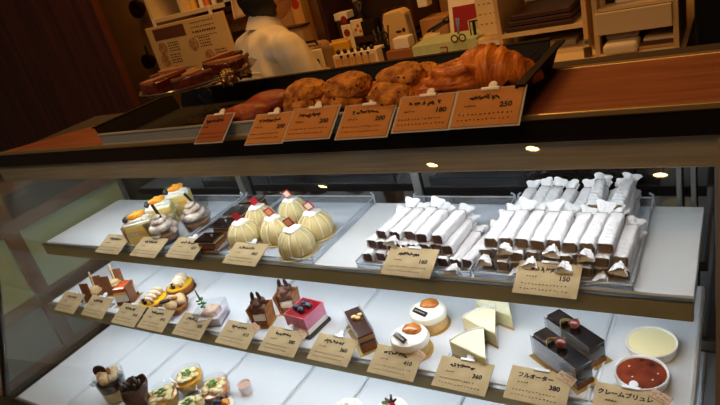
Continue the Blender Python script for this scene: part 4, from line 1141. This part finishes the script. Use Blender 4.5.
for i, (x, rz_) in enumerate([(-.012, .2), (.010, -.3)]):
    m = MB()
    for q in (-1, 1):
        c = Vector((x+q*.011, 0, .085+.01*i)); m.tube([c+Vector((.010*math.cos(k*PI/6), 0, .014*math.sin(k*PI/6))) for k in range(13)], .003, 6)
    m.tube([(x, 0, .01), (x, 0, .075)], .004, 6); m.build('scissors', black_p, t)
for i in range(4): MB().tube([(-.016+.01*i, .01, .008), (-.03+.022*i, .012, .12+.008*(i % 2))], .0035, 8).build('pen', mat('grey_pen', (90, 84, 80), .4), t)
t, w_, h_ = slab('wooden_box', 'low brown wooden box behind the counter tray, right of the pen stand', 'box', (388, 63), (412, 50), 1.90, .10, mat('brown_box_wood', (134, 84, 44), .6), z0=ZW, h=.045)
zz = ZW+.0455
slab('small_box', 'small white box on top of the low brown wooden box', 'box', (395, 53), (409, 45), 1.91, .05, white_card, z0=zz, h=.04)
p = onz(414, 46, ZW); p = ony(416, 40, 1.99)
o = MB().tube([(0, 0, .006), (-.022, .01, .15)], .007, 10).build('metal_rod', steel, None, True, loc=(p.x, 1.99, ZW)); tagit(o, 'grey metal rod leaning between the beige paper bag and the cardboard box', 'rod')
t = thing('green_box', 'pale green flat box with a dark red bracket mark behind the danishes', 'box', (ony(446, 60, 1.83).x, 1.83, ZW))
MB().box((0, .07, .032), (.235, .14, .064), bev=.003).build('body', mat('pale_green_card', (178, 192, 152), .7, rgb2=(168, 182, 142), nscale=60), t)
m = MB(); m.box((0, -.001, .046), (.026, .001, .004)); m.box((0, -.001, .030), (.026, .001, .004)); m.box((.012, -.001, .038), (.004, .001, .018)); m.build('printed_mark', mat('dark_red_print', (140, 30, 20), .7), t)
t = thing('white_box', 'low white box right of the pale green box', 'box', (ony(502, 53, 1.83).x, 1.83, ZW))
MB().box((-.01, .07, .024), (.13, .14, .048), bev=.003).build('body', white_card, t); MB().box((-.01, .07, .05), (.134, .144, .006)).build('lid', cream_paint, t)
p = ony(459, 44, 1.82)
t = thing('scissors', 'scissors with round handles leaning on the pale green box', 'scissors', (p.x, 1.822, ZW+.062))
for q in (-1, 1):
    m = MB(); m.tube([(q*.0135+.011*math.cos(k*PI/8), 0, .008+.011*math.sin(k*PI/8)) for k in range(17)], .0025, 6); m.build('handle', mat('dark_handle', (60, 40, 32), .4), t)
    MB().box((0, 0, .045), (.006, .0016, .05), T((q*.004, .004, 0)) @ RX(-.25) @ RY(-q*.12)).build('blade', steel, t)
t = thing('gift_box', 'open white gift box lid with a dark red lining standing behind the scissors', 'box', (ony(462, 42, 1.98).x, 2.025, ZW))
K = RX(-.22)
MB().box((0, .012, .095), (.125, .02, .155), K, bev=.002).build('lid', white_card, t)
MB().box((.004, .0, .09), (.098, .006, .10), K).build('red_lining', mat('dark_red_lining', (140, 16, 22), .8), t)
MB().box((.085, -.02, .05), (.004, .06, .10), RZ(-.5)).build('side_flap', white_card, t)
t = slab('cardboard_box', 'brown cardboard box behind the white crumpled cloth', 'box', (424, 45), (446, 16), 2.18, .12, tan_board, z0=ZW)[0]
slab('small_box', 'small white box at the right end of the dark shelf, above the cardboard box', 'box', (420, 18), (428, 8), 2.2, .05, white_card, z0=ZW+.138, h=.04)
p = ony(433, 42, 2.02)
o = MB().blob((0, 0, .03), (.05, .035, .034), 4, .5, 3, 3, flat=.85).build('crumpled_cloth', mat('white_crumpled_cloth', (206, 184, 150), .9), None, 180, loc=(p.x, 2.02, ZW)); tagit(o, 'white crumpled cloth in front of the cardboard box', 'cloth')
for i in range(2):
    p = ony(437+6*i, 32, 2.07)
    t = thing('ladle', ['dark ladle lying across the crumpled cloth, left one', 'dark ladle lying beside the open gift box, right one'][i], 'ladle', (p.x, 2.08, ZW+.004), .4*i, 'dark ladles')
    MB().tube([(-.04, .0, .06), (.03, .01, .085)], .005, 8).build('handle', black_p, t); MB().blob((.038, .012, .085), (.018, .014, .012), i, .1).build('bowl', black_p, t, 180)
    MB().cyl((-.04, 0, 0), .006, .06, 8).build('rest', black_p, t)
zz = ZW+.0535
t = thing('tool_rack', 'black wire rack of hanging dark handles on the low white box', 'rack', (ony(489, 48, 1.85).x, 1.87, zz))
MB().tube([(-.06, 0, 0), (-.06, 0, .055), (.05, 0, .055), (.05, 0, 0)], .003, 6).build('wire_frame', black_p, t)
for i in range(4): MB().tube([(-.045+.026*i, 0, .055), (-.045+.026*i, -.004, .012)], .0055, 8).build('handle', black_p, t)
for i in range(2):
    p = ony(500+5*i, 46, 1.93)
    t = thing('small_bottle', ['tiny white bottle right of the black wire rack', 'tiny white bottle against the post of the open cupboard'][i], 'bottle', (p.x, 1.94, zz), 0, 'tiny white bottles')
    MB().lathe([(0, 0), (.009, 0), (.009, .025), (.004, .03), (.004, .036), (0, .036)], 12).build('body', white_card, t, True); MB().cyl((0, 0, .036), .0048, .008, 10).build('cap', black_p, t)
# open cupboard with trays
ax0, ax1, ay0, ay1 = -.615, -.362, 1.73, 2.0
t = thing('open_cupboard', 'pale wooden open cupboard with a low cubby, behind the right end of the counter tray', 'cupboard', ((ax0+ax1)/2, ay0, ZW))
aw = ax1-ax0
for q in (-1, 1): MB().box((q*(aw/2-.006), .135, .29), (.012, .27, .58)).build('side_panel', pale_wood, t)
MB().box((0, .135, .072), (aw-.024, .27, .012)).build('shelf_board', cream_paint, t)
MB().box((0, .135, .006), (aw-.024, .27, .012)).build('bottom_board', cream_paint, t)
MB().box((0, .262, .29), (aw-.024, .012, .56)).build('back_board', mat('tan_back_board', (150, 112, 70), .7), t)
MB().box((0, .135, .574), (aw-.024, .27, .012)).build('top_board', pale_wood, t)
slab('document_tray', 'flat pile of papers in the low cubby of the open cupboard', 'papers', (525, 62), (577, 50), 1.76, .18, mat('grey_papers', (150, 134, 112), .8), z0=ZW+.0125, h=.018)
for i in range(3):
    o = MB().box((0, .11, .008), (aw-.06-.012*i, .22, .014), bev=.003).build('wooden_tray', dark_wood, None, loc=((ax0+ax1)/2-.008+.004*i, ay0+.006, ZW+.0785+.0165*i)); tagit(o, ['dark brown wooden tray, lowest of the stack in the open cupboard', 'dark brown wooden tray, middle of the stack in the open cupboard', 'dark brown wooden tray, top of the stack in the open cupboard'][i], 'tray', 'dark trays in the open cupboard')
slab('paper_sheet', 'white paper sheet propped above the dark trays in the open cupboard', 'paper', (528, 28), (578, -4), 1.94, .004, white_card, z0=ZW+.128, h=.11)
p = ony(498, 20, 1.72)
t = thing('paper_calendar', 'cream paper calendar hanging beside the post of the open cupboard', 'calendar', (ax0-.045, 1.80, 1.155))
MB().box((0, 0, .13), (.072, .006, .26)).build('sheets', mat('cream_paper', (222, 200, 156), .8), t)
m = MB(); r = random.Random(3)
for k in range(7):
    for i in range(4): m.box((-.024+.016*i, -.0034, .03+.03*k), (.009*r.uniform(.6, 1.2), .0006, .003))
m.build('lettering', mat('grey_brown_ink', (120, 94, 64), .8), t)
MB().tube([(-.0, .0, .255), (.02, .0, .3), (.04, 0, .255)], .002, 6).build('hanging_loop', steel, t)
p = ony(583, 52, 1.66)
t = thing('small_jar', 'small silver capped jar between the open cupboard and the drawer unit', 'jar', (-.352, 1.66, ZW))
MB().lathe([(0, 0), (.012, 0), (.013, .03), (.009, .036), (0, .036)], 16).build('body', glassm, t, True); MB().cyl((0, 0, .036), .01, .01, 14).build('cap', steel, t); MB().cyl((0, 0, .002), .0108, .022, 14).build('contents', mat('dark_contents', (70, 44, 28), .6), t)
# drawer unit right
bx0, bx1, by0, by1 = -.325, -.132, 1.62, 1.86
t = thing('drawer_unit', 'cream shelf unit with plain front panel and open slot, right of the open cupboard', 'shelf unit', ((bx0+bx1)/2, by0, ZW))
bw = bx1-bx0
for q in (-1, 1): MB().box((q*(bw/2-.006), .12, .22), (.012, .24, .44)).build('side_panel', pale_wood, t)
MB().box((0, .12, .006), (bw-.024, .24, .012)).build('bottom_board', cream_paint, t)
MB().box((0, .12, .066), (bw-.024, .24, .008)).build('shelf_board', cream_paint, t)
MB().box((-.003, -.004, .090), (bw-.02, .010, .055), bev=.002).build('front_panel', mat('pale_front_panel', (214, 190, 148), .6), t)
MB().box((0, .12, .122), (bw-.024, .23, .008)).build('shelf_board', cream_paint, t)
MB().box((0, .234, .22), (bw-.024, .01, .42)).build('back_board', mat('tan_back_board', (150, 112, 70), .7), t)
o = MB().box((0, 0, .014), (.082, .08, .028), bev=.011, seg=4).build('paper_bundle', mat('white_soft_bundle', (220, 206, 178), .8, bump=.4, bscale=40), None, True, loc=(-.262, 1.635, ZW+.0125)); tagit(o, 'soft white paper bundle sticking out of the left of the slot', 'bundle')
o = MB().box((0, 0, .008), (.078, .1, .014), bev=.005).build('wrapped_parcel', mat('grey_white_wrap', (176, 160, 148), .7, bump=.4, bscale=40), None, True, loc=(-.262, 1.69, ZW+.0415)); tagit(o, 'grey white wrapped parcel on the paper bundle in the slot', 'parcel')
for i in range(3):
    o = MB().box((0, .06, .004), (.078-.004*i, .13, .007), bev=.001).build('booklet', [mat('tan_booklet', (186, 150, 100), .7), mat('dark_booklet', (84, 52, 34), .7), mat('cream_booklet', (214, 196, 160), .7)][i], None, loc=(-.183+.003*i, 1.625+.006*i, ZW+.0125+.0078*i)); tagit(o, ['tan booklet at the bottom of the pile in the slot', 'dark brown booklet in the middle of the pile in the slot', 'cream booklet on top of the pile in the slot'][i], 'booklet', 'booklets in the slot')
zz = ZW+.1265
slab('white_box', 'white box standing on top of the front panel shelf', 'box', (616, 12), (637, 0), 1.66, .06, white_card, z0=zz, h=.062)
p = ony(598, 14, 1.66)
t = thing('small_jar', 'small pale canister with a dark lid at the left of the upper shelf', 'jar', (p.x+.008, 1.67, zz)); MB().cyl((0, 0, 0), .011, .036, 16).build('body', mat('tan_canister', (190, 164, 118), .6), t, True); MB().cyl((0, 0, .036), .0115, .01, 16).build('lid', black_p, t)
slab('papers', 'flat stack of papers at the right of the upper shelf', 'papers', (641, 10), (670, 2), 1.68, .12, mat('tan_papers', (200, 172, 126), .8), z0=zz, h=.018)
slab('black_case', 'flat black case between the canister and the white box on the upper shelf', 'case', (602, 14), (614, 8), 1.68, .1, black_p, z0=zz, h=.014)
t = thing('dark_opening', 'tall black block standing in for the dark opening at the right behind the counter', 'cupboard', (.16, 1.64, 0))  # black colour stands in for the unlit opening; the cupboard form is added
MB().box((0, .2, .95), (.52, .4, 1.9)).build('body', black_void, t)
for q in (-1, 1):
    d = MB().box((q*.13, -.006, .95), (.25, .012, 1.86), bev=.003).build('door', mat('opening_black', (10, 9, 10), .35), t); MB().tube([(q*.025, -.02, 1.1), (q*.025, -.02, 1.25)], .005, 8).build('handle', steel, d)

# ------------------------------------------------------------------ the person
def skin(name, pts, edges, m, parent, sub=2, flat=None):
    me = bpy.data.meshes.new(name)
    me.from_pydata([p[0] for p in pts], edges, [])
    o = bpy.data.objects.new(name, me); COL.objects.link(o)
    sk = o.modifiers.new('s', 'SKIN'); sk.use_smooth_shade = True
    for i, v in enumerate(me.skin_vertices[0].data):
        r = pts[i][1]; v.radius = (r, r) if not isinstance(r, tuple) else r
        v.use_root = (i == 0)
    sb = o.modifiers.new('u', 'SUBSURF'); sb.levels = sub; sb.render_levels = sub
    bpy.context.view_layer.update()
    dg = bpy.context.evaluated_depsgraph_get()
    me2 = bpy.data.meshes.new_from_object(o.evaluated_get(dg)); me2.name = name
    o.modifiers.clear(); o.data = me2; me2.materials.clear(); me2.materials.append(m)
    for p in me2.polygons: p.use_smooth = True
    o.parent = parent
    return o
nk = ony(259, 24, 1.60)
ang = math.radians(62)
per = thing('person', 'person seen from behind in a white collared shirt, bending over the work table', 'person', (nk.x-.03, nk.y-.02, 0), ang-PI/2)
# local frame: +y is the way the person faces, +x is the person's right
zn = nk.z
fw = .06
skin_m = mat('warm_skin', (200, 146, 108), .55, sss=.1)
pel = (0, -.05, zn-.50)
V = [(pel, .10), ((0, -.02, zn-.34), .095), ((0, .03, zn-.18), .08), ((0, .05, zn-.08), .05), ((0, .06, zn+.0), .048), ((0, .075, zn+.055), .045), ((0, .095, zn+.09), .070), ((0, .10, zn+.125), .074),
     ((.09, .045, zn-.09), .036), ((.165, .05, zn-.11), .036), ((.20, .10, zn-.33), .034), ((.12, .20, zn-.25), .028), ((.09, .235, zn-.24), .022),
     ((-.09, .045, zn-.09), .036), ((-.165, .05, zn-.11), .036), ((-.20, .12, zn-.33), .034), ((-.10, .21, zn-.25), .028), ((-.07, .24, zn-.24), .022),
     ((.09, -.05, zn-.56), .08), ((.095, -.03, zn-.95), .055), ((.095, -.06, .06), .038), ((.10, .08, .03), .03),
     ((-.09, -.05, zn-.56), .08), ((-.095, -.03, zn-.95), .055), ((-.095, -.06, .06), .038), ((-.10, .08, .03), .03)]
Eg = [(0, 1), (1, 2), (2, 3), (3, 4), (4, 5), (5, 6), (6, 7), (3, 8), (8, 9), (9, 10), (10, 11), (11, 12), (3, 13), (13, 14), (14, 15), (15, 16), (16, 17), (0, 18), (18, 19), (19, 20), (20, 21), (0, 22), (22, 23), (23, 24), (24, 25)]
for base, s_ in ((12, 1), (17, -1)):
    bp = Vector(V[base][0])
    for k in range(5):
        a = (k-2)*.28
        if k == 0: pts = [bp+Vector((-s_*.028, .012, -.006)), bp+Vector((-s_*.04, .035, -.016))]
        else: pts = [bp+Vector((s_*.012*(k-2.5), .045, -.004)), bp+Vector((s_*.014*(k-2.5), .075-.004*abs(k-2.5), -.024))]
        i0 = len(V)
        V.append((pts[0], .0095)); V.append((pts[1], .008)); Eg += [(base, i0), (i0, i0+1)]
body = skin('body', V, Eg, skin_m, per)
hz = zn+.098
m = MB(); m.blob((0, .10, hz), (.077, .096, .112), 3, .03, 1, 3)
m.blob((0, .198, hz-.012), (.012, .020, .018), 1, .1, 1, 2)
for q in (-1, 1): m.blob((q*.078, .092, hz-.012), (.010, .018, .031), 2, .1, 1, 3)
for q in (-1, 1): m.blob((q*.03, .180, hz+.008), (.012, .009, .007), 1, .05, 1, 2)
m.blob((0, .187, hz-.052), (.022, .009, .007), 1, .1, 1, 2)
me = bpy.data.meshes.new('h'); m.bm.to_mesh(me); m.bm.free()
bb = bmesh.new(); bb.from_mesh(body.data); bb.from_mesh(me); bb.to_mesh(body.data); bb.free(); bpy.data.meshes.remove(me)
for p in body.data.polygons: p.use_smooth = True
shirt_m = mat('white_cotton_shirt', (216, 206, 184), .85, bump=1.0, bscale=11, stretch=(1.6, 1.6, .5))
SV = [((0, -.06, zn-.60), (.165, .125)), ((0, -.05, zn-.48), (.16, .12)), ((0, -.02, zn-.34), (.15, .115)), ((0, .02, zn-.18), (.165, .12)), ((0, .045, zn-.07), (.13, .085)), ((0, .058, zn-.015), (.066, .062)),
      ((.10, .04, zn-.065), .070), ((.175, .045, zn-.085), .066), ((.20, .08, zn-.22), .060), ((.205, .11, zn-.34), .054), ((.14, .17, zn-.26), .043),
      ((-.10, .04, zn-.065), .070), ((-.175, .045, zn-.085), .066), ((-.20, .085, zn-.22), .060), ((-.205, .13, zn-.34), .054), ((-.125, .185, zn-.26), .043)]
SE = [(0, 1), (1, 2), (2, 3), (3, 4), (4, 5), (4, 6), (6, 7), (7, 8), (8, 9), (9, 10), (4, 11), (11, 12), (12, 13), (13, 14), (14, 15)]
shirt = skin('shirt', SV, SE, shirt_m, per, 3)
# soft cloth folds running down the back and sleeves
for v in shirt.data.vertices:
    c = v.co; n = v.normal
    k = noise.noise(Vector((c.x*16, c.y*16, c.z*3.5)))
    v.co = c+n*(.022*k+.006*noise.noise(Vector((c.x*40, c.y*40, c.z*10)))-.004*abs(noise.noise(Vector((c.x*22+c.z*9, c.y*22, c.z*7)))))
cl = MB(); cl.lathe([(.062, -.026), (.054, .0), (.049, .018), (.052, .020), (.059, .0), (.068, -.026)], 28, M=T((0, .06, zn)) @ RX(-.25)); cl.build('collar', mat('white_collar', (226, 216, 196), .8), shirt, True)
MB().tube([(-.15, -.065, zn-.135), (0, -.085, zn-.14), (.15, -.065, zn-.135)], .003, 6).build('yoke_seam', shirt_m, shirt)
TV = [((0, -.05, zn-.56), (.155, .12)), ((.09, -.05, zn-.66), .10), ((.095, -.03, zn-.95), .075), ((.095, -.06, .09), .06), ((-.09, -.05, zn-.66), .10), ((-.095, -.03, zn-.95), .075), ((-.095, -.06, .09), .06)]
skin('trousers', TV, [(0, 1), (1, 2), (2, 3), (0, 4), (4, 5), (5, 6)], mat('dark_trousers', (36, 32, 34), .9), per)
for q in (-1, 1): MB().box((q*.097, .02, .045), (.09, .26, .09), bev=.03, seg=3).build('shoe', black_p, per, True)
hair_m = mat('black_hair', (16, 11, 10), .5, rgb2=(26, 18, 14), nscale=10, stretch=(30, 30, 3))
m = MB(); b = bmesh.new(); bmesh.ops.create_icosphere(b, subdivisions=4, radius=1)
for v in b.verts:
    c = v.co.copy(); d = 1+.06*noise.noise(c*3)+.03*noise.noise(Vector((c.x*12, c.y*12, c.z*3)))
    # hairline: hug the skull and drop to the nape at the back, leave the face and ears free
    face = c.y > .35 and c.z < .55
    side = abs(c.x) > .55 and c.z < -.15 and c.y > -.15
    nape = c.z < -.75
    s_ = .93 if (face or side or nape) else 1.13
    v.co = Vector((c.x*.077*s_*d, .096*c.y*s_*d+.10, .112*c.z*s_*d+hz+.004))
m._merge(b); m.build('hair', hair_m, per, 180)
m = MB()
for q in (-1, 1):
    m.tube([(q*.03+.022*math.cos(k*PI/6), .205, hz+.006+.018*math.sin(k*PI/6)) for k in range(13)], .002, 6)
    m.tube([(q*.052, .203, hz+.01), (q*.082, .16, hz+.012), (q*.084, .085, hz+.008)], .002, 6)
m.build('glasses', mat('dark_glasses_frame', (40, 30, 26), .3), per)

# ------------------------------------------------------------------ light
def area(name, loc, target, size, power, rgb, sy=None):
    l = bpy.data.lights.new(name, 'AREA'); l.energy = power; l.color = lin(rgb)[:3]; l.size = size
    if sy: l.shape = 'RECTANGLE'; l.size_y = sy
    o = bpy.data.objects.new(name, l); COL.objects.link(o); o.location = loc
    o.rotation_euler = (Vector(target)-Vector(loc)).to_track_quat('-Z', 'Y').to_euler()
    return o
area('shop_ceiling_light', (-.25, -.5, 2.65), (-.4, .9, 1.2), .7, 20, (255, 184, 112))
area('kitchen_ceiling_light', (-.9, 1.5, 2.65), (-.9, 1.7, 0), .6, 14, (255, 184, 100))
area('tan_wall_fill', (-2.1, 1.7, 2.65), (-2.3, 2.3, 1.0), .5, 8, (255, 184, 100))  # extra lamp added to lift the tan wall by the menu board
area('partition_fill', (-1.5, -.9, 2.65), (-1.9, .6, .85), .4, 7, (236, 244, 232))  # added lamp that brightens the partition panes at the left
glow = lamp('warm_downlight', (255, 206, 140), 70)
for i, (x, y) in enumerate([(-1.0, -2.4), (-1.28, -2.55), (-.5, -3.1), (-3.7, -3.3), (-2.2, -2.8)]):
    t = thing('downlight', ['warm recessed ceiling downlight, nearest to the counter', 'warm recessed ceiling downlight beside the nearest one', 'warm recessed ceiling downlight at the right rear of the shop', 'warm recessed ceiling downlight at the far left of the shop', 'warm recessed ceiling downlight in the left middle of the shop'][i], 'downlight', (x, y, 2.695), 0, 'ceiling downlights')
    MB().lathe([(.05, 0), (.062, 0), (.062, -.012), (.05, -.012), (.05, 0)], 24).build('rim', alum, t)
    MB().lathe([(0, -.004), (.049, -.004), (.049, -.002), (0, -.002)], 24).build('bulb', glow, t)

w = bpy.data.worlds.new('World'); C.world = w; w.use_nodes = True
w.node_tree.nodes['Background'].inputs['Color'].default_value = lin((150, 130, 110))
w.node_tree.nodes['Background'].inputs['Strength'].default_value = .12

# ------------------------------------------------------------------ camera
cam = bpy.data.cameras.new('camera'); cam.sensor_width = 36; cam.lens = FPX/720*36; cam.clip_start = .01
co = bpy.data.objects.new('camera', cam); COL.objects.link(co)
co.matrix_world = Matrix(((AX[0], -AX[1], -AX[2], 0), (AY[0], -AY[1], -AY[2], 0), (AZ[0], -AZ[1], -AZ[2], CAMH), (0, 0, 0, 1)))
C.camera = co
C.view_settings.view_transform = 'Standard'; C.view_settings.look = 'None'
C.view_settings.exposure = 0; C.view_settings.gamma = 1; C.view_settings.use_curve_mapping = False
